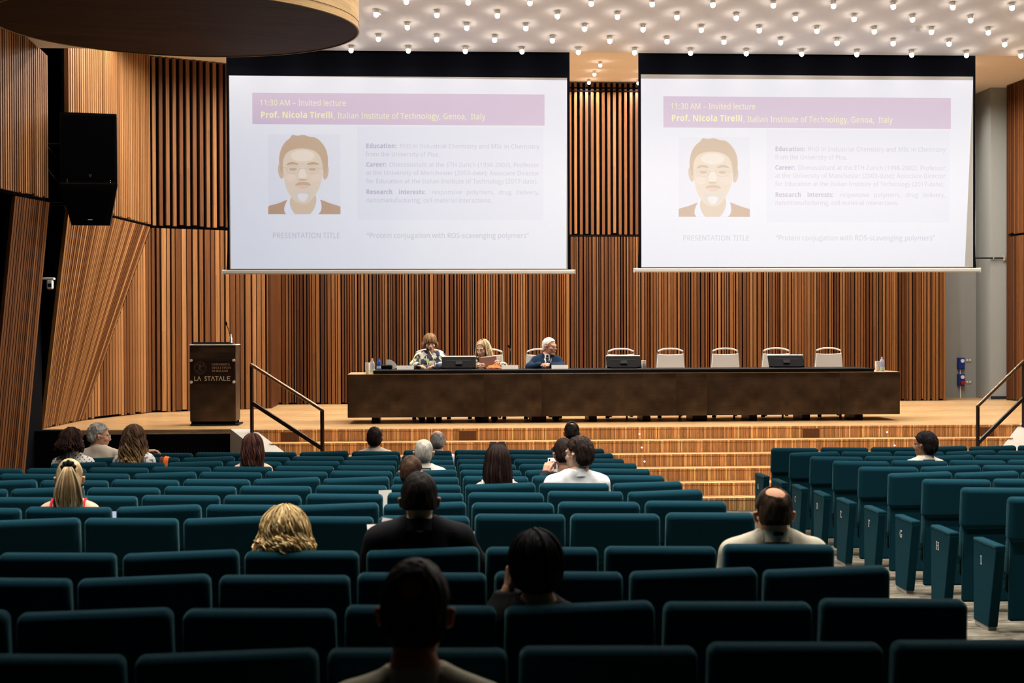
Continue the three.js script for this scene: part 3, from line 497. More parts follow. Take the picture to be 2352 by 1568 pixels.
gooseneck([[0, .02, 0], [.008, .15, 0], [.004, .26, 0], [-.012, .30, .0]], [1.217, DESK + .008, -21.5], 'upright gooseneck microphone between the long-haired woman and the white-haired man', M.chrome);
// ---------------------------------------------------------------- stage chairs
function stageChair(x, z, turn, label) {
  const t = thing('conference_chair', label, 'chair', [x, STAGE, z], turn, 'pale chairs behind the table');
  const bk = new THREE.Shape(); bk.moveTo(-.235, 0); bk.lineTo(.235, 0); bk.lineTo(.200, .46); bk.quadraticCurveTo(0, .435, -.200, .46); bk.closePath();
  part(t, 'backrest', new THREE.ExtrudeGeometry(bk, { depth: .03, bevelEnabled: true, bevelSize: .008, bevelThickness: .008, bevelSegments: 2, curveSegments: 8 }).translate(0, .52, -.25), M.chairCloth);
  for (const s of [-1, 1]) part(t, 'back_post', tube([[s * .25, .42, -.2], [s * .247, .55, -.235], [s * .212, 1.0, -.242], [s * .206, 1.045, -.242]], .011, 14, 8), M.chrome);
  part(t, 'top_handle', tube([[-.206, 1.03, -.242], [-.11, 1.062, -.246], [0, 1.070, -.248], [.11, 1.062, -.246], [.206, 1.03, -.242]], .012, 20, 8), M.whiteMetal);
  part(t, 'seat', rbox(.48, .07, .46, .03, 0, .46, .02, 3), M.chairCloth); part(t, 'column', cyl(.028, .035, .3, 0, .28, 0, 14), M.chrome);
  for (const s of [-1, 1]) part(t, 'armrest', tube([[s * .25, .45, -.18], [s * .27, .62, -.15], [s * .27, .655, 0], [s * .27, .64, .15], [s * .25, .46, .16]], .011, 20, 6), M.chrome);
  for (let i = 0; i < 5; i++) { const a = i / 5 * Math.PI * 2 + .3, c = Math.cos(a), s = Math.sin(a); const leg = part(t, 'base_leg', bar([0, .13, 0], [c * .28, .075, s * .28], .02, .014, 8), M.darkPlastic); part(leg, 'caster', merge([cyl(.032, .032, .02, 0, 0, .016, 14), cyl(.032, .032, .02, 0, 0, -.016, 14)].map((g) => g.rotateX(0))).rotateX(Math.PI / 2).rotateY(a), M.darkPlastic, [c * .28, .034, s * .28]); }
}
// casters are wheels: their axles lie flat
const chairX = [[.01, 'pale chair of the woman speaking into the microphone'], [.885, 'pale chair of the long-haired woman on the stage'], [1.73, 'pale chair of the white-haired man on the stage'], [3.0, 'pale empty stage chair, first after the white-haired man'], [3.80, 'pale empty stage chair, second after the white-haired man'], [4.66, 'pale empty stage chair, third after the white-haired man'], [5.45, 'pale empty stage chair, fourth after the white-haired man'], [6.32, 'pale empty stage chair, last one before the alcove end of the table']];
chairX.forEach(([x, l], i) => stageChair(x, -21.98, [.08, -.16, .06, .03, .10, .05, -.06, .07][i], l));

// ---------------------------------------------------------------- auditorium seats
const font = await new FontLoader().loadAsync('fonts/droid/droid_serif_regular.typeface.json');
const PITCH = .8656, ROWS = {}; 'ABCDEFGHIJ'.split('').forEach((r, i) => { ROWS[r] = -16.61 + i * PITCH; }); Object.assign(ROWS, { K: -7.064, L: -6.175, M: -5.272, N: -4.422, O: -3.55 });
const seatGeo = (() => {
  // upholstered back: soft box whose top edge sags and bulges a little; a few variants
  const backs = [0, 1, 2, 3].map((v) => {
    const w = .566, h = .315, d = .105, g = new RoundedBoxGeometry(w, h, d, 5, .038), p = g.attributes.position, flip = v % 2 ? -1 : 1;
    for (let i = 0; i < p.count; i++) {
      let x = p.getX(i), y = p.getY(i), z = p.getZ(i); const u = x / (w / 2) * flip, t = (y / h + .5);
      y += t * (-.012 * (1 - u * u) + [.004, .010, .006, -.002][v] * Math.sin(u * 2.4 + v) + .003 * Math.sin(u * 9 + v * 2));
      z += .022 * u * u * -1 + .01 * t * (1 - u * u) * (z > 0 ? .5 : -1);
      x *= 1 + .012 * (1 - t);
      p.setXYZ(i, x, y, z);
    }
    g.computeVertexNormals(); g.rotateX(.07); return g.translate(0, .81, -.052);
  });
  const shell = rbox(.530, .60, .05, .02, 0, 0, 0, 3); { const p = shell.attributes.position; for (let i = 0; i < p.count; i++) { const u = p.getX(i) / .275; p.setZ(i, p.getZ(i) - .02 * u * u); } shell.computeVertexNormals(); } shell.rotateX(.05).translate(0, .385, -.075);
  const up = rbox(.50, .43, .12, .045, 0, 0, 0, 3).rotateX(.12).translate(0, .47, -.185), down = rbox(.50, .12, .46, .045, 0, .40, -.37, 3);
  const arm = (() => { const s = new THREE.Shape(); s.moveTo(.455, .035); s.lineTo(.185, .035); s.lineTo(.045, .59); s.quadraticCurveTo(.04, .605, .055, .605); s.lineTo(.455, .605); s.closePath(); const g = new THREE.ExtrudeGeometry(s, { depth: .058, bevelEnabled: true, bevelSize: .006, bevelThickness: .006, bevelSegments: 2 }); return g.rotateY(Math.PI / 2).translate(-.029, 0, 0); })();
  const cap = rbox(.078, .03, .43, .012, 0, .616, -.25, 3), plinth = mbox(.06, .034, .255, 0, .017, -.32), hub = cyl(.032, .032, .02, 0, 0, 0, 16).rotateZ(Math.PI / 2);
  return { backs, shell, up, down, arm, cap, plinth, hub };
})();
const rowWord = { A: 'first', B: 'second', C: 'third', D: 'fourth', E: 'fifth', F: 'sixth', G: 'seventh', H: 'eighth', I: 'ninth', J: 'tenth', K: 'first', L: 'second', M: 'third', N: 'fourth', O: 'fifth' };
const sitters = {};       // 'row:column' -> words for the person in it
function arms(t, x, letter, outer) {
  const a = part(t, 'arm_panel', seatGeo.arm, M.fabricArm, [x, 0, 0]);
  part(a, 'arm_cap', seatGeo.cap, M.fabricArm); part(a, 'plinth', seatGeo.plinth, M.plinth);
  if (letter) { const g = new TextGeometry(letter, { font, size: .062, depth: .002, curveSegments: 4 }); g.computeBoundingBox(); g.translate(-(g.boundingBox.max.x + g.boundingBox.min.x) / 2, 0, 0); g.rotateY(-Math.PI / 2); part(a, 'row_letter', g, M.letter, [-.0358, .455, -.31]); }
}
function seat(row, col, x, block, first, last) {
  const z = ROWS[row], who = sitters[row + col], back = 'KLMNO'.includes(row), ord = ['first', 'second', 'third', 'fourth', 'fifth', 'sixth', 'seventh', 'eighth', 'ninth', 'tenth', 'eleventh', 'twelfth'];
  const where = block === 'centre' ? (back ? `${rowWord[row]} row behind the cross aisle` : `${rowWord[row]} row from the steps`) : `row ${row} of the lettered block`, nth = ord[block === 'centre' ? 4 - col : col - 20];
  const label = who ? `teal theatre seat taken by ${who}` : block !== 'centre' ? (first ? `teal theatre seat with the letter ${row} on its aisle panel` : `empty teal seat in ${where}, ${nth} from the aisle`) : `empty teal seat, ${nth} from the wide aisle, ${where}`;
  const t = thing('auditorium_seat', label, 'seat', [x + rr(-.004, .004), FLOOR(z - .25), z], rr(-.02, .02), who ? undefined : `seats of the ${where}`);
  part(t, 'back_cushion', seatGeo.backs[Math.floor(rnd() * 4)], M.fabric); part(t, 'back_shell', seatGeo.shell, M.fabricShell);
  part(t, 'seat_cushion', who ? seatGeo.down : seatGeo.up, M.fabric);
  part(t, 'pivot', merge([seatGeo.hub.clone().translate(-.262, .40, -.16), seatGeo.hub.clone().translate(.262, .40, -.16)]), M.fabricShell);
  if (first && block !== 'centre') arms(t, -.345, row); else arms(t, -.30);
  if (last) arms(t, .30);
}
Object.assign(sitters, { 'C-5': 'the curly-haired woman with black dots on her blouse', 'B-5': 'the grey-haired man turned sideways', 'C-4': 'the woman with golden hair ends', 'I-3': 'the ponytailed blonde woman', 'D-2': 'the bare-shouldered woman with reddish hair', A0: 'the man in the pale beige shirt', E1: 'the white-haired man with a lanyard', A1: 'the bald man in pale blue', G1: 'the brown-haired man ahead of the black suit', K1: 'the man in the black suit', G2: 'the woman with sunglasses on her head', A4: 'the man in the navy jacket', F3: 'the man holding a phone', G3: 'the man in the light grey shirt', D21: 'the black-haired man in glasses', K4: 'the balding man in the cream shirt', K0: 'the curly blonde woman', M2: 'the person in black', O1: 'the man with the pale collar' });
const colX = (c) => -.938 + .6 * (c + .5);
const leftmost = { A: -4, B: -5, C: -5, D: -6, E: -6, F: -6, G: -5, H: -5, I: -4, J: -4, K: -3, L: -3, M: -2, N: -2, O: 0 };
for (const r of Object.keys(ROWS)) for (let c = leftmost[r]; c <= (r === 'O' ? 2 : 4); c++) seat(r, c, colX(c), 'centre', c === leftmost[r], c === (r === 'O' ? 2 : 4));
const rightCount = { A: 6, B: 5, C: 5, D: 4, E: 4, F: 3, G: 2, H: 2, I: 1 };
for (const r of Object.keys(rightCount)) for (let k = 0; k < rightCount[r]; k++) seat(r, 20 + k, 4.325 + .6 * k, 'alcove', k === 0, k === rightCount[r] - 1);

// ---------------------------------------------------------------- people: distance fields meshed on grids
// shapes: ['c', ax,ay,az, bx,by,bz, ra, rb] tapered capsule; ['e', cx,cy,cz, rx,ry,rz] ellipsoid
function field(prims, k) {
  const P = prims.map((p) => p[0] === 'c' ? [0, p[1], p[2], p[3], p[4] - p[1], p[5] - p[2], p[6] - p[3], p[7], p[8] ?? p[7]] : [1, ...p.slice(1)]);
  for (const p of P) if (p[0] === 0) p.push(1 / Math.max(1e-9, p[4] * p[4] + p[5] * p[5] + p[6] * p[6]));
  return (x, y, z) => {
    let d = 1e3;
    for (let i = 0; i < P.length; i++) {
      const p = P[i]; let e;
      const a = x - p[1], b = y - p[2], c = z - p[3];
      if (p[0] === 0) { let h = (a * p[4] + b * p[5] + c * p[6]) * p[9]; h = h < 0 ? 0 : h > 1 ? 1 : h; const u = a - p[4] * h, v = b - p[5] * h, w = c - p[6] * h; e = Math.sqrt(u * u + v * v + w * w) - (p[7] + (p[8] - p[7]) * h); }
      else { const u = a / p[4], v = b / p[5], w = c / p[6], k0 = Math.sqrt(u * u + v * v + w * w), u2 = u / p[4], v2 = v / p[5], w2 = w / p[6], k1 = Math.sqrt(u2 * u2 + v2 * v2 + w2 * w2); e = k1 > 1e-9 ? k0 * (k0 - 1) / k1 : -Math.min(p[4], p[5], p[6]); }
      const q = k - Math.abs(d - e); d = (d < e ? d : e) - (q > 0 ? q * q / (4 * k) : 0);
    }
    return d;
  };
}
// surface nets: one vertex per crossed cell
function meshField(f, lo, hi, h) {
  const n = [0, 1, 2].map((i) => Math.ceil((hi[i] - lo[i]) / h) + 2), [nx, ny, nz] = n, v = new Float32Array(nx * ny * nz), id = new Int32Array(nx * ny * nz).fill(-1), pos = [], idx = [];
  const o = lo.map((a) => a - h / 2); let q = 0;
  for (let k = 0; k < nz; k++) for (let j = 0; j < ny; j++) for (let i = 0; i < nx; i++) v[q++] = f(o[0] + i * h, o[1] + j * h, o[2] + k * h);
  const sx = 1, sy = nx, sz = nx * ny, off = [0, sx, sy, sx + sy, sz, sz + sx, sz + sy, sz + sx + sy], C = [[0, 0, 0], [1, 0, 0], [0, 1, 0], [1, 1, 0], [0, 0, 1], [1, 0, 1], [0, 1, 1], [1, 1, 1]], Ed = [[0, 1], [2, 3], [4, 5], [6, 7], [0, 2], [1, 3], [4, 6], [5, 7], [0, 4], [1, 5], [2, 6], [3, 7]];
  for (let k = 0; k < nz - 1; k++) for (let j = 0; j < ny - 1; j++) for (let i = 0; i < nx - 1; i++) {
    const b = i + j * sy + k * sz; let m = 0; for (let c = 0; c < 8; c++) if (v[b + off[c]] < 0) m++;
    if (m === 0 || m === 8) continue;
    let X = 0, Y = 0, Z = 0, cnt = 0;
    for (const [p, r] of Ed) { const a = v[b + off[p]], c = v[b + off[r]]; if ((a < 0) === (c < 0)) continue; const t = a / (a - c); X += C[p][0] + (C[r][0] - C[p][0]) * t; Y += C[p][1] + (C[r][1] - C[p][1]) * t; Z += C[p][2] + (C[r][2] - C[p][2]) * t; cnt++; }
    id[b] = pos.length / 3; pos.push(o[0] + (i + X / cnt) * h, o[1] + (j + Y / cnt) * h, o[2] + (k + Z / cnt) * h);
  }
  const quad = (a, b, c, d, flip) => { if (a < 0 || b < 0 || c < 0 || d < 0) return; if (flip) idx.push(a, c, b, a, d, c); else idx.push(a, b, c, a, c, d); };
  for (let k = 1; k < nz - 1; k++) for (let j = 1; j < ny - 1; j++) for (let i = 1; i < nx - 1; i++) {
    const b = i + j * sy + k * sz, s = v[b] < 0;
    if (s !== v[b + sx] < 0) quad(id[b], id[b - sy], id[b - sy - sz], id[b - sz], s ? true : false);
    if (s !== v[b + sy] < 0) quad(id[b], id[b - sz], id[b - sz - sx], id[b - sx], s ? true : false);
    if (s !== v[b + sz] < 0) quad(id[b], id[b - sx], id[b - sx - sy], id[b - sy], s ? true : false);
  }
  const g = new THREE.BufferGeometry(); g.setAttribute('position', new THREE.Float32BufferAttribute(pos, 3)); g.setIndex(idx); g.computeVertexNormals();
  const uv = new Float32Array(pos.length / 3 * 2); for (let i = 0; i < pos.length / 3; i++) { uv[2 * i] = pos[3 * i]; uv[2 * i + 1] = pos[3 * i + 1]; } g.setAttribute('uv', new THREE.BufferAttribute(uv, 2));
  return g;
}
function paint(g, fn) { const p = g.attributes.position, c = new Float32Array(p.count * 3); for (let i = 0; i < p.count; i++) { const q = fn(p.getX(i), p.getY(i), p.getZ(i)); c[3 * i] = q[0]; c[3 * i + 1] = q[1]; c[3 * i + 2] = q[2]; } g.setAttribute('color', new THREE.BufferAttribute(c, 3)); return g; }
const mergeC = (l) => mergeGeometries(l.map((g) => { const a = g.index ? g.toNonIndexed() : g; for (const k of Object.keys(a.attributes)) if (!['position', 'normal', 'uv', 'color'].includes(k)) a.deleteAttribute(k); return a; }));
const skinMat = std(lin(1, 1, 1), { vertexColors: true, roughness: .6, specularIntensity: .3 }), hairMat = std(lin(1, 1, 1), { vertexColors: true, roughness: .6, specularIntensity: .10 }), clothMats = {};
const SKIN = [.56, .30, .20];
// head in its own axes: face towards -z, y = 0 at the eyes; 0.245 m tall
const headPrims = [['e', 0, .035, .016, .077, .090, .099], ['e', 0, -.035, -.022, .060, .084, .072], ['c', -.012, -.100, -.066, .012, -.100, -.066, .020], ['c', 0, .016, -.090, 0, -.026, -.108, .008, .0125], ['c', -.008, -.030, -.098, .008, -.030, -.098, .010], ['c', -.040, .026, -.076, .040, .026, -.076, .012], ['e', -.043, -.022, -.058, .024, .022, .024], ['e', .043, -.022, -.058, .024, .022, .024], ['c', -.018, -.058, -.086, .018, -.058, -.086, .0085], ['c', -.014, -.067, -.084, .014, -.067, -.084, .0075], ['c', 0, -.05, .03, 0, -.108, .030, .055, .050]];
const earPrims = [-1, 1].flatMap((s) => [['c', s * .076, .010, .010, s * .089, .012, .024, .011, .009], ['c', s * .089, .012, .024, s * .086, -.014, .018, .009, .008], ['c', s * .078, -.022, .008, s * .084, -.020, .013, .009, .0075]]);
function headGeo(cell, skin, o) {
  const f0 = field(headPrims, .016), fe = field(earPrims, .006), eyes = [-1, 1];
  const f = (x, y, z) => { let d = f0(x, y, z); for (const s of eyes) { const e = Math.hypot(x - s * .031, (y - .004) * 1.25, z + .099) - .0155; const q = Math.max(0, .012 + e < 0 ? .012 : .012 - Math.abs(-e - d)); d = Math.max(d, -e) + q * q / .048; const b = Math.hypot(x - s * .031, y - .003, z + .077) - .0125; d = Math.min(d, b); } const e2 = fe(x, y, z), k = .006, q = k - Math.abs(d - e2); return Math.min(d, e2) - (q > 0 ? q * q / (4 * k) : 0); };
  const g = meshField(f, [-.105, -.20, -.135], [.105, .145, .135], cell);
  const brow = o.brow ?? [.08, .05, .03];
  return paint(g, (x, y, z) => {
    let c = skin; const n = .94 + .12 * noise(x * 60, y * 60, z * 60); const ax = Math.abs(x);
    if (z < -.05) {
      if (Math.hypot((ax - .031) / .0125, (y - .003) / .0065) < 1 && z < -.078) c = o.closed ? skin.map((q) => q * .8) : Math.hypot(ax - .031, y - .003) < .0052 ? [.03, .02, .015] : [.62, .58, .54];
      else if (ax > .014 && ax < .05 && Math.abs(y - .030 + ax * .12) < .0055) c = brow;
      else if (ax < .025 && y > -.072 && y < -.052 - ax * .12) c = o.lips ?? [skin[0] * .85, skin[1] * .62, skin[2] * .6];
      else if (o.stubble && (y < -.045 || (ax > .045 && y < -.01))) c = skin.map((q, i) => q * .55 + o.stubble[i] * .45);
    }
    return [c[0] * n, c[1] * n, c[2] * n];
  });
}
// hair: cap over the skull, cut along a hairline, with a strand-like relief
function hairCap(o, cell) {
  const t = o.t ?? .016, sk = field([['e', 0, .035 + (o.lift ?? 0), .018, .077 + t * (o.side ?? .55), .090 + t * 1.15, .100 + t], ['e', 0, -.02, .035, .068 + t * (o.side ?? .55), .075, .075 + t * .7]], .03);
  const front = o.front ?? .078, temple = o.temple ?? .028, nape = o.nape ?? -.055, fz = o.frontZ ?? -.062;
  const f = (x, y, z) => {
    let d = sk(x, y, z); const ax = Math.abs(x);
    d -= (o.amp ?? .005) * (noise(x * 95 + 7, y * 24, z * 95) - .5) * 2 + (o.curl ?? 0) * (noise(x * 42, y * 42, z * 42) - .5) * 2;
    // keep: above the forehead line in front, behind the temples at the sides, above the nape at the back
    const line = front - (front - temple) * Math.min(1, Math.max(0, (z - fz) / .06)) - (z > .0 ? (temple - nape) * Math.min(1, z / .06) : 0);
    let cut = (line - y) * .8; if (o.ears !== false) cut = Math.max(cut, .036 - Math.hypot((z - .012) * 1.1, (y + .004) * .85) - (ax < .055 ? .05 : 0));
    d = Math.max(d, cut);
    if (o.bald) { const b = o.bald; d = Math.max(d, .5 * (b.r - Math.hypot(x * (b.sx ?? 1), (y - b.y) * .9, z - b.z) + .008 * (noise(x * 80, y * 80, z * 80) - .5))); }
    return d;
  };
  const g = meshField(f, [-.125, -.13, -.135], [.125, .165, .16], cell);
  return paint(g, (x, y, z) => { const n = noise(x * 130, y * 18, z * 130), m = noise(x * 30, y * 30, z * 30), c = o.color, k = .62 + .6 * n * (.7 + .6 * m), h = o.high && m > .52 ? o.high : c; return [h[0] * k, h[1] * k, h[2] * k]; });
}
// falling hair: tubes that follow the skull from the crown and hang down
function strands(o) {
  const out = [], R = [.077 + o.t, .092 + o.t, .102 + o.t], n = o.n;
  for (let i = 0; i < n; i++) {
    const gap = o.open ?? 1.1, a = o.around ? o.around[0] + (o.around[1] - o.around[0]) * rnd() : -Math.PI + gap + rnd() * 2 * (Math.PI - gap);   // angle from the back of the head
    const len = o.len * rr(.85, 1.08), wave = (o.wave ?? .01) * rr(.6, 1.3), ph = rnd() * 7, fr = (o.freq ?? 40) * rr(.8, 1.2), out0 = rr(-.012, .006), pts = [], N = o.seg ?? 12, sa = Math.sin(a), ca = Math.cos(a), start = rr(.04, .5), fl = (o.flare ?? .1) * rr(.6, 1.3);
    for (let s = 0; s <= N; s++) {
      const u = s / N, arc = start + (1.62 - start) * Math.min(1, u / .45), fall = Math.max(0, u - .45) / .55;
      const rx = (R[0] + out0) * Math.sin(arc), rz = (R[2] + out0) * Math.sin(arc), y = .035 + (R[1] + out0) * Math.cos(arc) - fall * len, tuck = 1 + fl * Math.sin(Math.min(1, fall * 1.2) * 2.2) - (o.tuck ?? 0) * fall * fall;
      const w = wave * Math.min(1, u * 1.6) * Math.sin(fr * (u * .3) + ph), w2 = wave * Math.min(1, u * 1.6) * Math.cos(fr * (u * .3) + ph);
      pts.push(V(sa * rx * tuck + w * ca, y + w2 * .4, .018 + ca * rz * tuck + w2 * .8));
    }
    const tb = new THREE.TubeGeometry(new THREE.CatmullRomCurve3(pts), N, (o.r ?? .006) * rr(.7, 1.3), 5), p = tb.attributes.position, k = rr(.55, 1.25), c = rnd() < (o.mix ?? .3) && o.high ? o.high : o.color, tip = o.tip, cc = new Float32Array(p.count * 3);
    for (let j = 0; j < p.count; j++) { const u = Math.floor(j / 6) / N, q = tip && u > .55 ? c.map((v, m) => v + (tip[m] - v) * Math.min(1, (u - .55) * 2.4)) : c; cc[3 * j] = q[0] * k; cc[3 * j + 1] = q[1] * k; cc[3 * j + 2] = q[2] * k; }
    tb.setAttribute('color', new THREE.BufferAttribute(cc, 3)); out.push(tb);
  }
  return mergeC(out);
}
// hand: palm with four fingers of different length and a thumb; dir = towards the fingertips, nrm = out of the back of the hand
function handGeo(wrist, dir, nrm, side, curl, skin, cell = .0045) {
  const y = V(...dir).normalize(), z = V(...nrm).addScaledVector(y, -V(...nrm).dot(y)).normalize(), x = y.clone().cross(z), pr = [['c', -.022, .012, 0, -.028, .075, 0, .014, .012], ['c', 0, .0, 0, 0, .08, .002, .018, .013], ['c', .022, .012, 0, .026, .072, 0, .014, .012]];
  [[-.030, .078, .070], [-.010, .085, .082], [.010, .083, .076], [.029, .074, .058]].forEach(([fx, fy, L], i) => {
    let px = fx, py = fy, pz = 0, a = 0; const c = curl * (1 + .12 * i), r = [.0092, .0086, .0078, .0070];
    for (let s = 0; s < 3; s++) { a += c * [.8, 1, .7][s]; const l = L * [.45, .32, .23][s], nx = px + fx * .06, ny = py + Math.cos(a) * l, nz = pz - Math.sin(a) * l; pr.push(['c', px, py, pz, nx, ny, nz, r[s], r[s + 1]]); px = nx; py = ny; pz = nz; }
  });
  const s = -1; pr.push(['c', s * .020, .018, -.004, s * .046, .048, -.014 - curl * .012, .014, .011], ['c', s * .046, .048, -.014 - curl * .012, s * (.052 - curl * .018), .082, -.020 - curl * .03, .010, .008], ['c', 0, -.03, 0, 0, .01, 0, .024, .020]);
  const g = meshField(field(pr, .007), [-.075, -.055, -.115], [.075, .19, .035], cell);
  if (side < 0) { g.scale(-1, 1, 1); const ix = g.index.array; for (let i = 0; i < ix.length; i += 3) { const q = ix[i]; ix[i] = ix[i + 1]; ix[i + 1] = q; } g.computeVertexNormals(); }
  g.applyMatrix4(new THREE.Matrix4().makeBasis(x, y, z).setPosition(V(...wrist)));
  return paint(g, (a, b, c) => { const n = .92 + .14 * noise(a * 70, b * 70, c * 70); return skin.map((q) => q * n); });
}
function person(o) {
  const H = o.H, t = thing('person', o.label, 'person', o.pos, o.turn ?? 0), skin = o.skin ?? SKIN, sw = (o.sw ?? .185) * (o.turn ? 1 : .89), lx = o.lean?.[0] ?? 0, lz = o.lean?.[1] ?? 0, bz = o.backZ ?? 0, cell = o.cell ?? .017, hc = o.headCell ?? .0065;
  const Z = (z) => z + bz, yS = H - (o.nk ?? .328), sz = Z(-.235) + lz, hip = o.hip ?? .50;
  const lerp = (k) => [lx * k, lz * k], C = (x, y, z, k) => [x + lx * k, y, Z(z) + lz * k];
  const torso = (e) => [
    ['c', ...C(-.075, hip + .02, -.30, 0), ...C(.075, hip + .02, -.30, 0), .125 + e], ['c', ...C(-.055, hip + .18, -.29, .35), ...C(.055, hip + .18, -.29, .35), .108 + e],
    ['c', ...C(-sw * .5, yS - .12, -.262, .85), ...C(sw * .5, yS - .12, -.262, .85), .112 + e], ['c', ...C(-sw * .62, yS - .035, -.245, 1), ...C(sw * .62, yS - .035, -.245, 1), .076 + e],
    ['c', ...C(-sw, yS - .022, -.235, 1), ...C(0, yS + .064, -.232, 1), .050 + e, .052 + e], ['c', ...C(sw, yS - .022, -.235, 1), ...C(0, yS + .064, -.232, 1), .050 + e, .052 + e],
  ];
  const A = {}; for (const [s, k] of [[-1, 'L'], [1, 'R']]) { const a = o.arms?.[k] ?? {}; A[k] = { s, sh: C(s * sw, yS - .026, -.235, 1), e: a.e ?? [s * (sw + .065) + lx * .7, yS - .285, Z(-.30) + lz * .5], w: a.w ?? [s * .10, hip + .135, Z(-.52)], dir: a.dir ?? [-s * .35, -.25, -1], nrm: a.nrm ?? [0, 1, -.2], curl: a.curl ?? .55 }; }
  const armP = (e, part0 = 2) => ['L', 'R'].flatMap((k) => { const a = A[k], cut = part0 === 1 ? a.sh.map((v, i) => v + (a.e[i] - v) * .72) : a.e; const l = [['c', ...a.sh, ...cut, .054 + e, (part0 === 1 ? .046 : .041) + e]]; if (part0 === 2) l.push(['c', ...a.e, ...a.w, .041 + e, .027 + e]); return l; });
  const legs = (e) => [-1, 1].flatMap((s) => [['c', s * .09, hip, Z(-.30), s * .115, hip + .01, Z(-.70), .088 + e, .060 + e], ['c', s * .115, hip + .01, Z(-.70), s * .12, .10, Z(-.67), .056 + e, .040 + e]]);
  const hd = o.head ?? {}, hp = [lx + (hd.dx ?? 0), H - .134, Z(-.25) + lz + (hd.dz ?? 0)], hm = new THREE.Matrix4().makeRotationFromEuler(new THREE.Euler(hd.pitch ?? 0, hd.yaw ?? 0, hd.roll ?? 0, 'YXZ')).scale(V(o.hs ?? 1.06, o.hs ?? 1.06, o.hs ?? 1.06)).setPosition(V(...hp));
  const nb = V(0, -.10, .036).applyMatrix4(hm), neck = [['c', ...C(0, yS + .04, -.232, 1), nb.x, nb.y, nb.z, .058 * (o.neck ?? 1), .054 * (o.neck ?? 1)]];
  const lo = [-.62, -.02, Z(-.98)], hi = [.62, H - .10, Z(.02)]; { const all = [...Object.values(A).flatMap((a) => [a.e, a.w, a.sh])]; lo[0] = Math.min(...all.map((a) => a[0])) - .1; hi[0] = Math.max(...all.map((a) => a[0])) + .1; lo[2] = Math.min(lo[2], ...all.map((a) => a[2] - .08)); hi[2] = Math.max(hi[2], ...all.map((a) => a[2] + .1), sz + .16); hi[1] = Math.max(hi[1], ...all.map((a) => a[1] + .1)); }
  const feet = [-1, 1].map((s) => ['c', s * .12, .05, Z(-.66), s * .13, .038, Z(-.83), .042, .034]);
  const sk = (x, y, z) => { const n = .94 + .12 * noise(x * 40, y * 40, z * 40); return [skin[0] * n, skin[1] * n, skin[2] * n]; };
  const body = [paint(meshField(field([...torso(0), ...armP(0), ...legs(0), ...feet, ...neck], .035), lo, hi, cell), sk), headGeo(hc, skin, o.face ?? {}).applyMatrix4(hm)];
  for (const k of ['L', 'R']) { const a = A[k]; body.push(handGeo(a.w, a.dir, a.nrm, a.s, a.curl, skin, o.handCell ?? .006)); }
  part(t, 'body', mergeC(body), skinMat);
  // clothes
  const top = o.top ?? {}, cm = (c, map) => { const k = JSON.stringify(c) + (map ? map.uuid : ''); return clothMats[k] ??= std(lin(...c), { roughness: .85, map: map ?? null, bumpMap: fabricBump, bumpScale: .0006, specularIntensity: .12, side: THREE.DoubleSide }); };
  const e = top.loose ?? .013, parts = [...torso(e), ...(top.sleeves === 0 ? [] : armP(e + .004, top.sleeves ?? 2))], ft = field(parts, .04), ncut = field([['c', ...C(0, yS + .02, -.245, 1), nb.x, nb.y + .1, nb.z, .058 * (o.neck ?? 1) + (top.open ?? 0), .070 + (top.open ?? 0)]], .01), low = top.low ?? 9;
  const wr = top.fold ?? .006, shirt = meshField((x, y, z) => { let d = ft(x, y, z) - wr * (noise(x * 14 + 3, y * 9 + x * 8, z * 14) - .5) * 2; d = Math.max(d, -ncut(x, y, z), hip - .06 - y, y - (yS + .105), y - low); if (top.vee && z < sz - .075) d = Math.max(d, ((y - top.vee) * .36 - Math.abs(x - lx)) ); return d; }, lo, hi, o.clothCell ?? cell * .85);
  const pc = top.paint; part(t, top.name ?? 'shirt', pc ? paint(shirt, pc) : shirt, pc ? skinVariant(top) : cm(top.color, top.map));
  const fs = field([...torso(0), ...armP(0), ...neck], .035), strapPath = (x) => { const p = []; for (let i = 0; i <= 12; i++) { const a = -.9 + i / 12 * 3.6, dy = Math.sin(a), dz = Math.cos(a), c = C(x, yS - .08, -.245, 1); let r = .4; while (r > .02 && fs(c[0], c[1] + dy * r, c[2] + dz * r) > 0) r -= .003; r += .004; p.push([c[0], c[1] + dy * r, c[2] + dz * r]); } return p; };
  const fu = field(torso(.006), .04), surf = (x, y) => { for (let z = Z(-.75); z < Z(0); z += .002) if (fu(x, y, z) < 0) return z; return Z(-.35); };
  if (top.under) part(t, 'under_shirt', meshField((x, y, z) => Math.max(fu(x, y, z), -ncut(x, y, z), hip - .05 - y, y - yS - .07), lo, hi, cell), cm(top.under));
  const fLegs = field([...legs(.014), ['c', ...C(-.075, hip + .02, -.30, 0), ...C(.075, hip + .02, -.30, 0), .135]], .04);
  part(t, 'trousers', meshField((x, y, z) => Math.max(fLegs(x, y, z), y - hip - .10, .09 - y), [-.32, .06, Z(-.98)], [.32, hip + .15, Z(-.12)], .02), cm(o.legs ?? [.03, .032, .04]));
  const sg = [-1, 1].map((s) => rbox(.095, .085, .27, .035, s * .125, .046, Z(-.76), 3)); for (const g of sg) part(t, 'shoe', g, M.darkPlastic);
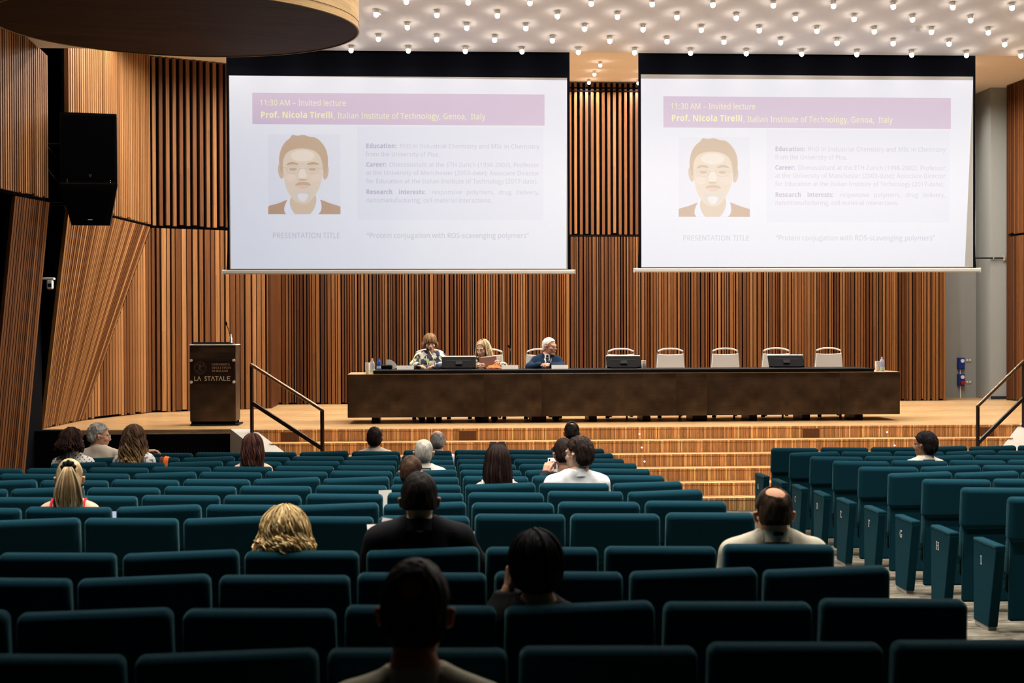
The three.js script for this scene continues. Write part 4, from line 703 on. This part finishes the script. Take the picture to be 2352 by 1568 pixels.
  if (top.collar) { // stand-up collar: a tilted band around the neck
    const cx = (C(0, 0, 0, 1)[0] + nb.x) / 2, cyy = yS + (top.collarY ?? .088) - .022, cz = (Z(-.232) + lz + nb.z) / 2 - .004, ph = [], r0 = .070 * (o.neck ?? 1), N = 28; const g = new THREE.CylinderGeometry(r0 - .006, r0 + .006, .066, N, 2, true); g.scale(1, 1, 1.06); const p = g.attributes.position; for (let i = 0; i < p.count; i++) p.setY(i, p.getY(i) + p.getZ(i) * .16); g.computeVertexNormals();
    const g2 = g.clone().scale(.955, 1, .955); part(t, 'collar', merge([g, g2]), cm(top.collar), [cx, cyy, cz]);
    if (top.lanyard) { const l = new THREE.CylinderGeometry(r0 + .014, r0 + .020, .014, N, 1, true).scale(1, 1, 1.06), q = l.attributes.position; for (let i = 0; i < q.count; i++) q.setY(i, q.getY(i) + q.getZ(i) * .16); l.computeVertexNormals(); part(t, 'lanyard', l, cm(top.lanyard), [cx, cyy - .020, cz]); }
  }
  // hair
  const h = o.hair, list = []; if (h) { if (h.cap !== false) list.push(hairCap(h, h.cell ?? hc)); for (const s of h.strands ?? []) list.push(strands({ color: h.color, high: h.high, t: .012, ...s })); if (h.more) list.push(...h.more(h)); const g = mergeC(list).applyMatrix4(hm); part(t, 'hair', g, hairMat); }
  if (o.glasses) { const gl = new THREE.Group(); gl.name = 'glasses'; t.add(gl); gl.applyMatrix4(hm); const rim = (s) => new THREE.TorusGeometry(.021, .0022, 6, 20).scale(1.1, .85, 1).translate(s * .031, .001, -.106); const m = std(lin(...o.glasses), { roughness: .3 }); part(gl, 'frame', merge([rim(-1), rim(1), bar([-.009, .004, -.107], [.009, .004, -.107], .002, .002, 6), ...[-1, 1].map((s) => bar([s * .055, .004, -.104], [s * .083, .006, .005], .0022, .0022, 6))]), m); }
  o.extra?.({ t, hm, hp, A, yS, C, skin, cm, nb, sw, Z, lx, lz, surf, strapPath });
  return t;
}
function skinVariant(top) { return std(lin(1, 1, 1), { vertexColors: true, roughness: .85, side: THREE.DoubleSide }); }

// ---------------------------------------------------------------- the people on the stage
const DB = [.020, .012, .009], BK = [.008, .007, .007], GREY = [.34, .32, .29], BLONDE = [.50, .34, .16], GOLD = [.56, .39, .17];
const onSeat = (row, c, o) => { const z = ROWS[row], sx = c >= 20 ? 4.325 + .6 * (c - 20) : colX(c); person({ ...o, pos: [sx, FLOOR(z - .25), z], lean: [o.X - sx, o.lz ?? 0] }); };
const blotch = (x, y, z) => { const n = noise(x * 17 + 3, y * 17, z * 17), m = noise(x * 26 + 9, y * 26, z * 26 + 4), k = noise(x * 9, y * 9 + 5, z * 9); return n > .54 ? [.62, .60, .54] : m > .60 ? [.42, .42, .18] : k > .48 ? [.045, .055, .10] : [.02, .024, .035]; };
const leafy = (x, y, z) => { const n = noise(x * 30 + 3, y * 30, z * 30), m = noise(x * 22 + 9, y * 22, z * 22); return Math.abs(x) < .02 ? [.02, .018, .016] : n > .60 ? [.50, .42, .28] : m > .62 ? [.22, .16, .09] : [.016, .014, .014]; };
const wide = { sheet: (w, h) => box(w, h, .002) };
person({
  label: 'woman with brown bob and fringe in a blotchy patterned blouse speaking at the table', pos: [.0, STAGE, -22.2], turn: Math.PI, H: 1.298, sw: .165, cell: .014, clothCell: .011, headCell: .0042, handCell: .0042,
  head: { pitch: -.14, yaw: .06, dz: -.02 }, lean: [0, -.03], skin: [.60, .36, .26], face: { brow: [.12, .07, .04], closed: true, lips: [.45, .16, .13] },
  arms: { R: { e: [.245, .83, -.34], w: [.20, .835, -.55], dir: [-.8, -.05, -.5], nrm: [0, 1, 0], curl: .35 }, L: { e: [-.25, .83, -.36], w: [-.10, .825, -.62], dir: [1, 0, -.25], nrm: [0, 1, 0], curl: .35 } },
  hair: { color: [.22, .12, .065], high: [.42, .26, .13], t: .020, side: 1, front: .046, temple: -.05, nape: -.10, frontZ: -.08, ears: false, amp: .004, strands: [{ n: 120, len: .085, open: .95, t: .018, wave: .005, flare: .22, r: .007, mix: .35 }, { n: 34, len: .0, around: [2.3, 3.98], t: .016, wave: .003, r: .007, seg: 10, flare: 0 }] },
  top: { name: 'blouse', paint: blotch, open: .02, loose: .022, sleeves: 2, fold: .008 }, legs: [.02, .02, .025],
  extra: ({ t, C, yS, surf, cm }) => { for (const s of [-1, 1]) { const p = [[s * .06, yS + .06, -.26], [s * .055, yS - .02], [s * .04, yS - .12], [s * .012, yS - .25]].map(([x, y, z]) => [x, y, z ?? surf(x, y) - .028]); part(t, 'lanyard', tube(p, .006, 14, 5), cm([.62, .58, .54])); } const nk = []; for (let i = 0; i < 9; i++) { const a = -1.2 + 2.4 * i / 8; nk.push([.085 * Math.sin(a), yS + .055 - .07 * Math.cos(a), -.25 - .105 * Math.cos(a)]); } part(t, 'necklace', tube(nk, .007, 20, 6), cm([.02, .02, .03])); },
});
person({
  label: 'woman with long blonde hair holding a brown tablet at the table', pos: [.84, STAGE, -22.2], turn: Math.PI, H: 1.205, sw: .160, cell: .014, clothCell: .011, headCell: .0042, handCell: .0042,
  head: { pitch: -.22, yaw: -.60, roll: .03 }, lean: [.03, -.02], skin: [.62, .38, .28], face: { brow: [.22, .14, .08], closed: true, lips: [.45, .18, .15] },
  arms: { R: { e: [.25, .80, -.34], w: [.13, .80, -.56], dir: [-.5, .2, -.5], nrm: [.3, .2, -1], curl: .7 }, L: { e: [-.29, .81, -.34], w: [-.215, .80, -.55], dir: [.25, .55, -.35], nrm: [-.5, .1, -1], curl: .8 } },
  hair: { color: [.46, .32, .17], high: [.62, .48, .30], t: .012, side: 1, front: .100, temple: .0, nape: -.10, frontZ: -.075, ears: false, amp: .004, strands: [{ n: 200, len: .245, open: 1.02, t: .014, wave: .008, flare: .30, tuck: .10, r: .007, mix: .45, seg: 14 }] },
  top: { name: 'jacket', paint: leafy, open: .025, sleeves: 2, fold: .007 }, legs: [.02, .02, .025],
  extra: ({ t, yS, hm, cm }) => { const nk = []; for (let i = 0; i < 9; i++) { const a = -1.2 + 2.4 * i / 8; nk.push([.03 + .08 * Math.sin(a), yS + .055 - .075 * Math.cos(a), -.26 - .10 * Math.cos(a)]); } part(t, 'necklace', tube(nk, .006, 20, 6), M.chrome); const e = part(t, 'earring', merge([new THREE.SphereGeometry(.006, 8, 6), new THREE.SphereGeometry(.008, 8, 6).translate(0, -.018, 0), new THREE.SphereGeometry(.007, 8, 6).translate(0, -.034, 0)]), std(lin(.06, .22, .14), { roughness: .3 })); const p = V(-.088, -.035, 0).applyMatrix4(hm); e.position.copy(p); },
});
{ const t = thing('tablet', 'brown tablet held upright by the long-haired woman', 'tablet', [.885, DESK + .008, -21.66]); part(t, 'cover', rbox(.265, .012, .20, .005).rotateX(.95).rotateZ(.10), std(lin(.10, .034, .018), { roughness: .7 }), [0, .085, 0]); part(t, 'pages_edge', rbox(.235, .012, .012, .004).rotateZ(.10), M.white, [.005, .172, -.055]); }
{ const g = new THREE.SphereGeometry(1, 28, 18), p = g.attributes.position; for (let i = 0; i < p.count; i++) { const x = p.getX(i), y = p.getY(i), z = p.getZ(i), n = .75 + .5 * noise(x * 3 + 2, y * 3, z * 3); p.setXYZ(i, x * .105 * n, Math.max(0, y) * .05 * n, z * .07 * n); } g.computeVertexNormals(); single('folded_scarf', 'crumpled orange cloth on the table under the tablet', 'cloth', g, M.orange, [.965, DESK + .008, -21.58]); }
person({
  label: 'white-haired man with dark glasses in a navy suit and tie at the table', pos: [1.765, STAGE, -22.2], turn: Math.PI, H: 1.243, sw: .172, cell: .014, clothCell: .010, headCell: .0042, handCell: .0042,
  head: { pitch: -.05, yaw: .85, dx: -.05, dz: -.02 }, lean: [-.03, -.04], skin: [.62, .30, .20], face: { brow: [.4, .37, .33] }, neck: 1.05,
  arms: { R: { e: [.235, .80, -.36], w: [.10, .84, -.60], dir: [-.9, 0, -.55], nrm: [.2, 1, -.5], curl: .75 }, L: { e: [-.255, .80, -.36], w: [-.05, .84, -.62], dir: [.9, .02, -.5], nrm: [-.2, .9, -.8], curl: .8 } },
  hair: { color: [.72, .68, .62], t: .011, front: .085, temple: .02, nape: -.06, amp: .003 }, glasses: [.03, .015, .01],
  top: { name: 'jacket', color: [.014, .030, .062], under: [.78, .77, .75], vee: .80, collar: [.80, .79, .77], loose: .013, fold: .005 }, legs: [.02, .03, .05],
  extra: ({ t, yS, surf, cm, lx }) => { const P = [.085, .03, -.06, -.14, -.21].map((d) => [lx - .006, yS + d, surf(lx, Math.min(yS + .02, yS + d)) - .008]); P[0][2] = -.335; const dark = cm([.02, .022, .035]); part(t, 'tie', merge([rbox(.034, .04, .022, .008, 0, 0, 0).translate(P[1][0], P[1][1] + .02, P[1][2]), ...P.slice(1, -1).map((p, i) => plank(p, P[i + 2], [1, 0, 0], .040 + i * .012, .008))]), dark); for (let i = 0; i < 7; i++) part(t, 'tie_dot', new THREE.SphereGeometry(.004, 6, 4), cm([.5, .55, .62]), [lx - .006 + (i % 2 ? .009 : -.009), yS - .01 - i * .026, surf(lx, yS - .01 - i * .026) - .014]); for (const s of [-1, 1]) part(t, 'lanyard', tube([[lx + s * .07, yS + .06, -.29], [lx + s * .06, yS - .02, surf(lx + s * .05, yS - .02) - .022], [lx + s * .03, yS - .2, surf(lx, yS - .2) - .024]], .005, 12, 5), s > 0 ? cm([.03, .03, .04]) : cm([.6, .58, .55])); },
});
// ---------------------------------------------------------------- the audience
const dotTex = (() => { const t = dataTex(64, 64, (x, y) => { const a = Math.hypot(x - 16, y - 16) < 8 || Math.hypot(x - 48, y - 48) < 8; return a ? 20 : 235; }); t.repeat.set(22, 22); return t; })();
const scribble = (x, y, z) => { const n = noise(x * 60, y * 60, z * 60); return n > .62 ? [.10, .10, .12] : [.60, .58, .55]; };
onSeat('C', -5, { label: 'dark curly-haired woman in a white blouse with black dots', X: -3.736, H: 1.285, sw: .165, head: { yaw: -.75, pitch: -.05 }, skin: [.50, .27, .18], hair: { color: [.022, .011, .009], high: [.05, .022, .016], t: .030, side: 1, temple: -.02, nape: -.11, ears: false, curl: .014, strands: [{ n: 130, len: .10, open: 1.15, t: .030, wave: .016, freq: 60, flare: .25, r: .006 }] }, top: { name: 'blouse', color: [.80, .76, .70], map: dotTex, sleeves: 1, collar: [.78, .74, .68] } });
onSeat('B', -5, { label: 'grey-haired man in glasses turned sideways with his arm over the next seat', X: -3.665, H: 1.325, lz: .03, sw: .19, head: { yaw: -1.25, pitch: -.08, dx: .01 }, skin: [.52, .27, .17], face: { brow: [.25, .24, .22] }, hair: { color: [.20, .19, .175], high: [.34, .32, .29], t: .018, amp: .006, curl: .005, nape: -.06 }, glasses: [.4, .38, .34], arms: { R: { e: [.34, .965, -.06], w: [.52, 1.03, -.14], dir: [.9, .05, -.5], nrm: [0, 1, 0], curl: .4 } }, top: { color: [.52, .44, .36], sleeves: 1, collar: [.52, .45, .38], fold: .009 } });
onSeat('C', -4, { label: 'woman with long curly brown hair with golden ends and a white patterned top', X: -3.106, H: 1.315, sw: .16, head: { pitch: -.05, yaw: -.1 }, hair: { color: [.060, .032, .020], high: [.105, .060, .034], t: .022, side: 1, temple: -.05, nape: -.12, ears: false, amp: .008, curl: .008, strands: [{ n: 240, len: .25, open: .9, t: .026, wave: .016, freq: 70, flare: .24, r: .0058, tip: [.38, .235, .10], mix: .35, seg: 18 }] }, top: { name: 'blouse', paint: scribble, sleeves: 1 } });
onSeat('I', -3, { label: 'blonde woman with a ponytail in a black scrunchie and red straps', X: -2.479, H: 1.262, sw: .165, cell: .014, headCell: .005, head: { yaw: .17, pitch: -.12 }, skin: [.62, .36, .25], face: { brow: [.3, .2, .1] },
  hair: { color: [.30, .20, .10], high: [.50, .37, .20], t: .010, temple: .02, nape: -.07, amp: .0035, more: (h) => { const out = []; for (let i = 0; i < 210; i++) { const a = rr(-1, 1), b = rr(-1, 1), L = rr(.20, .27), p = [V(a * .012, .075 + b * .010, .115), V(a * .030, .055 + b * .01, .150 + .01 * b), V(a * .066, -.02, .155 + .022 * b), V(a * .085, -.11, .140 + .026 * b), V(a * .082 + rr(-.012, .012), .05 - L, .128 + .022 * b), V(a * .066 + rr(-.02, .02), .02 - L, .126 + .02 * b)], g = new THREE.TubeGeometry(new THREE.CatmullRomCurve3(p), 14, rr(.004, .0075), 5), k = rr(.6, 1.25), c = rnd() < .5 ? h.high : h.color, n = g.attributes.position.count, cc = new Float32Array(n * 3); for (let j = 0; j < n; j++) { cc[3 * j] = c[0] * k; cc[3 * j + 1] = c[1] * k; cc[3 * j + 2] = c[2] * k; } g.setAttribute('color', new THREE.BufferAttribute(cc, 3)); out.push(g); } return out; } },
  top: { name: 'strap_top', color: [.50, .02, .03], sleeves: 0, low: .83 }, extra: ({ t, C, yS, hm, cm, strapPath }) => { for (const s of [-1, 1]) part(t, 'strap', tube(strapPath(s * .11), .009, 40, 6), cm([.62, .03, .045])); const sc = new THREE.TorusGeometry(.027, .021, 10, 36), p = sc.attributes.position; for (let i = 0; i < p.count; i++) { const a = Math.atan2(p.getY(i), p.getX(i)), k = 1 + .09 * Math.sin(a * 9); p.setXYZ(i, p.getX(i) * k, p.getY(i) * k, p.getZ(i) * k); } sc.computeVertexNormals(); const m = part(t, 'scrunchie', sc.applyMatrix4(new THREE.Matrix4().makeTranslation(0, .075, .122)).applyMatrix4(hm), cm([.006, .006, .007])); const e = V(.084, -.05, .008).applyMatrix4(hm); part(t, 'earring', new THREE.SphereGeometry(.006, 8, 6), M.chrome, [e.x, e.y, e.z]); } });
onSeat('D', -2, { label: 'woman with long dark reddish-brown hair and bare shoulders in a cream top', X: -1.767, H: 1.255, sw: .16, head: { pitch: -.10, yaw: .1 }, skin: [.62, .40, .30], hair: { color: [.045, .018, .014], high: [.085, .034, .024], t: .015, side: 1, temple: -.02, nape: -.11, ears: false, amp: .005, strands: [{ n: 170, len: .20, open: 1.25, t: .014, wave: .010, flare: .12, tuck: .12, r: .0065, seg: 14 }] }, top: { name: 'strap_top', color: [.66, .55, .45], sleeves: 0, low: .86 }, extra: ({ t, C, yS, cm, strapPath }) => { for (const s of [-1, 1]) part(t, 'strap', tube(strapPath(s * .11), .009, 40, 6), cm([.04, .03, .03])); } });
onSeat('A', 0, { label: 'dark-haired man in a pale beige shirt sitting in front of the steps', X: -.661, H: 1.225, sw: .205, head: {}, skin: [.52, .28, .18], hair: { color: BK, high: DB, t: .014, nape: -.07 }, top: { color: [.52, .47, .40], sleeves: 1, collar: [.52, .47, .40], collarY: .078 } });
onSeat('E', 1, { label: 'man with thin white hair, a beige shirt and a black lanyard', X: -.064, H: 1.243, sw: .19, headCell: .0055, head: { pitch: .02 }, skin: [.58, .33, .24], hair: { color: [.32, .30, .26], high: [.40, .38, .34], t: .007, amp: .002, nape: -.085, bald: { y: .12, z: .03, r: .055 } }, top: { color: [.58, .54, .46], collar: [.60, .56, .48], lanyard: [.015, .015, .018] } });
onSeat('A', 1, { label: 'bald man with a fringe of grey hair and a pale blue shirt', X: .079, H: 1.185, sw: .185, head: { yaw: .12, pitch: -.1 }, skin: [.60, .32, .22], hair: { color: [.18, .165, .15], high: [.30, .28, .26], t: .006, amp: .002, nape: -.085, bald: { y: .105, z: -.01, r: .095 } }, top: { color: [.52, .55, .60], collar: [.56, .59, .64], lanyard: [.02, .02, .025] } });
onSeat('G', 1, { label: 'brown-haired man sitting just ahead of the man in the black suit', X: -.156, H: 1.172, sw: .185, lz: .0, head: { yaw: -.2 }, skin: [.55, .28, .18], hair: { color: [.030, .016, .011], high: [.05, .028, .018], t: .014, nape: -.07 }, top: { color: [.10, .09, .09], sleeves: 1 } });
onSeat('K', 1, { label: 'black-haired man in a black suit holding white papers', X: -.058, H: 1.312, nk: .305, hs: 1.12, sw: .225, cell: .013, clothCell: .012, headCell: .0045, head: { pitch: -.16 }, skin: [.42, .22, .14], hair: { color: BK, high: [.016, .012, .011], t: .013, nape: -.040, amp: .003, cell: .0042 }, arms: { L: { e: [-.28, .82, -.34], w: [-.16, .86, -.52], curl: .6 }, R: { e: [.28, .82, -.34], w: [.14, .84, -.52], curl: .6 } }, top: { name: 'jacket', color: [.011, .011, .014], under: [.7, .68, .64], vee: .8, collar: [.66, .64, .58], loose: .022, collarY: .098, fold: .007 }, legs: [.012, .012, .015], extra: ({ t, C, yS, cm, nb, Z, lx, lz }) => { const g = new THREE.CylinderGeometry(.074, .086, .060, 30, 1, true).scale(1, 1, 1.1), p = g.attributes.position; for (let i = 0; i < p.count; i++) p.setY(i, p.getY(i) + p.getZ(i) * .20); g.computeVertexNormals(); part(t, 'jacket_collar', g, cm([.011, .011, .014]), [(lx + nb.x) / 2, yS + .056, (Z(-.232) + lz + nb.z) / 2 - .002]); } });
onSeat('G', 2, { label: 'woman with long straight dark hair, sunglasses on her head and bare shoulders', X: .551, H: 1.248, sw: .16, headCell: .0055, head: { pitch: -.04 }, skin: [.62, .37, .26], hair: { color: [.016, .009, .008], high: [.030, .016, .012], t: .015, side: 1, temple: -.03, nape: -.11, ears: false, amp: .003, strands: [{ n: 210, len: .225, open: 1.15, t: .014, wave: .004, flare: .14, r: .0068, seg: 12 }] }, top: { name: 'strap_top', color: [.55, .53, .50], sleeves: 0, low: .86 },
  extra: ({ t, C, yS, hm, cm, strapPath }) => { for (const s of [-1, 1]) part(t, 'strap', tube(strapPath(s * .125), .010, 40, 6), cm([.5, .5, .5])); const g = new THREE.Group(); g.name = 'sunglasses'; t.add(g); g.applyMatrix4(hm); const lens = (s) => rbox(.052, .042, .005, .014, 0, 0, 0, 3).rotateX(-.5).rotateY(s * .25).translate(s * .034, .147, -.03); part(g, 'lens', lens(-1), M.darkPlastic); part(g, 'lens', lens(1), M.darkPlastic); part(g, 'frame', merge([bar([-.012, .15, -.034], [.012, .15, -.034], .003, .003, 6), ...[-1, 1].map((s) => bar([s * .060, .146, -.022], [s * .096, .035, .03], .003, .003, 6))]), M.darkPlastic); } });
onSeat('A', 4, { label: 'dark-haired man with a thinning crown in a navy jacket before the steps', X: 1.679, H: 1.272, sw: .20, head: { pitch: -.08 }, skin: [.45, .24, .16], hair: { color: BK, high: [.03, .022, .018], t: .012, nape: -.08, bald: { y: .115, z: .075, r: .026 } }, top: { name: 'jacket', color: [.022, .026, .055], collar: [.02, .024, .05], collarY: .07 } });
onSeat('F', 3, { label: 'dark-haired man in a dark jacket holding up a phone', X: 1.175, H: 1.265, nk: .39, sw: .165, head: { pitch: -.15, yaw: .12 }, skin: [.52, .28, .19], hair: { color: [.012, .009, .008], high: DB, t: .015, nape: -.07 }, arms: { L: { e: [-.23, .80, -.30], w: [-.135, .945, -.40], dir: [.30, .9, -.3], nrm: [-.3, .1, .9], curl: .45 } }, top: { name: 'jacket', color: [.02, .022, .028], collar: [.02, .022, .028], collarY: .07 },
  extra: ({ t }) => {} });
onSeat('G', 3, { label: 'dark-haired man in a light grey shirt and glasses with his head turned aside', X: 1.205, H: 1.308, nk: .345, hs: 1.1, sw: .225, cell: .014, headCell: .0055, head: { yaw: .80, pitch: -.02, dx: .01 }, skin: [.60, .38, .28], face: { stubble: [.2, .13, .1] }, glasses: [.02, .018, .02], hair: { color: [.014, .009, .008], high: [.026, .016, .013], t: .020, amp: .006, nape: -.075 }, top: { color: [.60, .61, .62], collar: [.62, .64, .66], fold: .010 } });
onSeat('D', 21, { label: 'black-haired man in glasses and a cream shirt in the block near the alcove', X: 5.044, H: 1.23, sw: .18, head: { yaw: .62, pitch: -.02 }, skin: [.30, .15, .09], glasses: [.3, .27, .22], hair: { color: [.006, .005, .006], high: [.012, .010, .010], t: .022, amp: .006, nape: -.08 }, top: { color: [.66, .60, .50], collar: [.66, .61, .52], lanyard: [.02, .022, .03] } });
onSeat('K', 4, { label: 'balding man in a cream shirt on the aisle seat behind the cross aisle', X: 1.782, H: 1.222, nk: .30, hs: 1.15, sw: .235, cell: .013, clothCell: .012, headCell: .0045, head: { pitch: -.10 }, skin: [.55, .27, .16], neck: 1.08, hair: { color: [.022, .013, .009], high: [.07, .045, .03], t: .008, amp: .0025, nape: -.040, cell: .0042, bald: { y: .125, z: .062, r: .058, sx: 1.2 } }, top: { color: [.52, .48, .38], collar: [.54, .50, .40], fold: .009 }, extra: ({ t, yS, C, cm, lx, lz, Z }) => { part(t, 'lanyard_clip', rbox(.05, .018, .008, .003).rotateX(.35), cm([.012, .012, .012]), [lx, yS + .088, Z(-.232) + lz + .100]); } });
onSeat('K', 0, { label: 'woman with curly blonde hair low in her seat behind the cross aisle', X: -.743, H: 1.122, sw: .16, cell: .014, headCell: .005, head: { pitch: -.1 }, hair: { color: [.46, .30, .12], high: [.78, .58, .29], t: .026, side: 1, temple: -.05, nape: -.12, ears: false, amp: .006, curl: .008, strands: [{ n: 340, len: .20, open: .8, t: .036, wave: .019, freq: 75, flare: .16, r: .0055, mix: .45, seg: 18 }, { n: 80, len: .10, open: .9, t: .046, wave: .022, freq: 80, flare: .2, r: .004, mix: .6, seg: 14 }] }, top: { color: [.05, .05, .06] } });
onSeat('M', 2, { label: 'dark-haired person in black resting a hand on the cheek', X: .409, H: 1.20, sw: .17, cell: .014, headCell: .005, head: { pitch: -.10, roll: .06, yaw: .1 }, skin: [.42, .23, .15], hair: { color: [.006, .0055, .006], high: [.010, .009, .009], t: .020, side: 1, temple: -.03, nape: -.115, amp: .003, ears: false, strands: [{ n: 70, len: .06, open: 1.1, t: .018, wave: .004, flare: .02, tuck: .14, r: .007, seg: 10 }] }, arms: { L: { e: [-.34, .80, -.22], w: [-.255, .985, -.30], dir: [.12, 1, -.12], nrm: [-.9, .1, .35], curl: .45 } }, top: { name: 'sweater', color: [.010, .010, .011], fold: .007 } });
onSeat('O', 1, { label: 'man with short dark hair and a thin crown, pale collar and dark lanyard', X: -.04, H: 1.315, nk: .365, hs: 1.10, sw: .205, cell: .013, clothCell: .011, headCell: .004, head: { pitch: -.06, yaw: -.12 }, skin: [.46, .20, .12], neck: 1.12, hair: { color: [.010, .007, .006], high: [.018, .011, .009], t: .012, amp: .003, nape: -.066, cell: .004, bald: { y: .085, z: .118, r: .036 } }, top: { color: [.60, .56, .42], collar: [.60, .57, .42], lanyard: [.012, .013, .018], fold: .008 } });
// ---------------------------------------------------------------- small things among the seats
const leaf = (name, label, w, h, pos, rot, mat = M.paper, cat = 'paper') => single(name, label, cat, box(w, h, .0015), mat, pos, rot);
leaf('paper_sheet', 'white sheet of paper at the elbow of the man in the black suit', .12, .15, [-.275, FLOOR(-7.6) + .97, -7.62], [-.7, .15, .12]);
leaf('paper_sheet', 'second white sheet held upright by the man in the black suit', .13, .17, [-.215, FLOOR(-7.6) + .975, -7.66], [-.5, -.1, -.22]);
leaf('paper_sheet', 'corner of a white sheet beyond the shoulder of the man in the black suit', .13, .12, [-.02 + .02, FLOOR(-7.6) + .92, -7.62], [-.6, 0, -.28]);
leaf('paper_sheet', 'white sheet tucked between two seats, ahead of the suited man', .10, .22, [-.338, FLOOR(-10.6) + .86, -10.72], [-.15, .3, .05]);
leaf('paper_sheet', 'narrow white sheet between two seats beside the woman with sunglasses', .09, .20, [.252, FLOOR(-8.9) + .74, -8.98], [-.1, .3, 0]);
{ const t = thing('phone', 'phone with a picture on its screen held by the man in the dark jacket', 'phone', [1.098, FLOOR(-12.53) + 1.018, -12.76]); part(t, 'case', rbox(.085, .13, .01, .006).rotateX(-.2), M.white); part(t, 'screen', box(.045, .065, .002).rotateX(-.2), std(lin(.02, .012, .015), { emissive: lin(.10, .04, .04), emissiveIntensity: 1 }), [.012, 0, .006]); part(t, 'dark_strip', box(.012, .115, .002).rotateX(-.2), M.darkPlastic, [-.028, 0, .006]); }
{ const t = thing('laptop', 'open laptop with a bright screen on the lap of the ponytailed woman', 'laptop', [-2.24, FLOOR(-10.5) + .62, -10.42]); part(t, 'base', rbox(.30, .018, .21, .006), M.grayPlastic); const lid = part(t, 'lid', rbox(.30, .24, .01, .005), M.darkPlastic, [0, .125, -.12], [-.25, 0, 0]); part(lid, 'screen', box(.28, .21, .002), std(lin(.05, .05, .06), { emissive: lin(.55, .64, .80), emissiveIntensity: .8 }), [0, 0, .006]); part(t, 'keyboard', box(.26, .003, .11, 0, .0095, -.02), M.darkPlastic); }
const strap = (label, x, row, w) => { const z = ROWS[row], y = FLOOR(z - .25), t = thing('bag_strap', label, 'strap', [x, y, z]); const cr = new THREE.CatmullRomCurve3([V(-.02, .70, .006), V(-.006, .86, .012), V(0, .955, .0), V(.006, .977, -.05), V(.01, .94, -.115), V(.012, .80, -.135)]), sh = new THREE.Shape([new THREE.Vector2(-.0025, -w / 2), new THREE.Vector2(.0025, -w / 2), new THREE.Vector2(.0025, w / 2), new THREE.Vector2(-.0025, w / 2)]); part(t, 'webbing', new THREE.ExtrudeGeometry(sh, { steps: 24, extrudePath: cr, bevelEnabled: false }), M.orange); part(t, 'dark_edge', new THREE.ExtrudeGeometry(sh, { steps: 24, extrudePath: cr, bevelEnabled: false }).scale(1, 1, 1), std(lin(.10, .035, .02)), [-.045, -.004, .0]); };
strap('orange bag strap over an empty seat back beside the curly-haired woman', -2.89, 'B', .05);
strap('orange bag strap over the seat back next to the woman with sunglasses', .69, 'F', .03);
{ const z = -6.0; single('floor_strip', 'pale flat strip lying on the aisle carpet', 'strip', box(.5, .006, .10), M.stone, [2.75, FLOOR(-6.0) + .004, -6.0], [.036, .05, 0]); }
renderer.render(scene, camera);
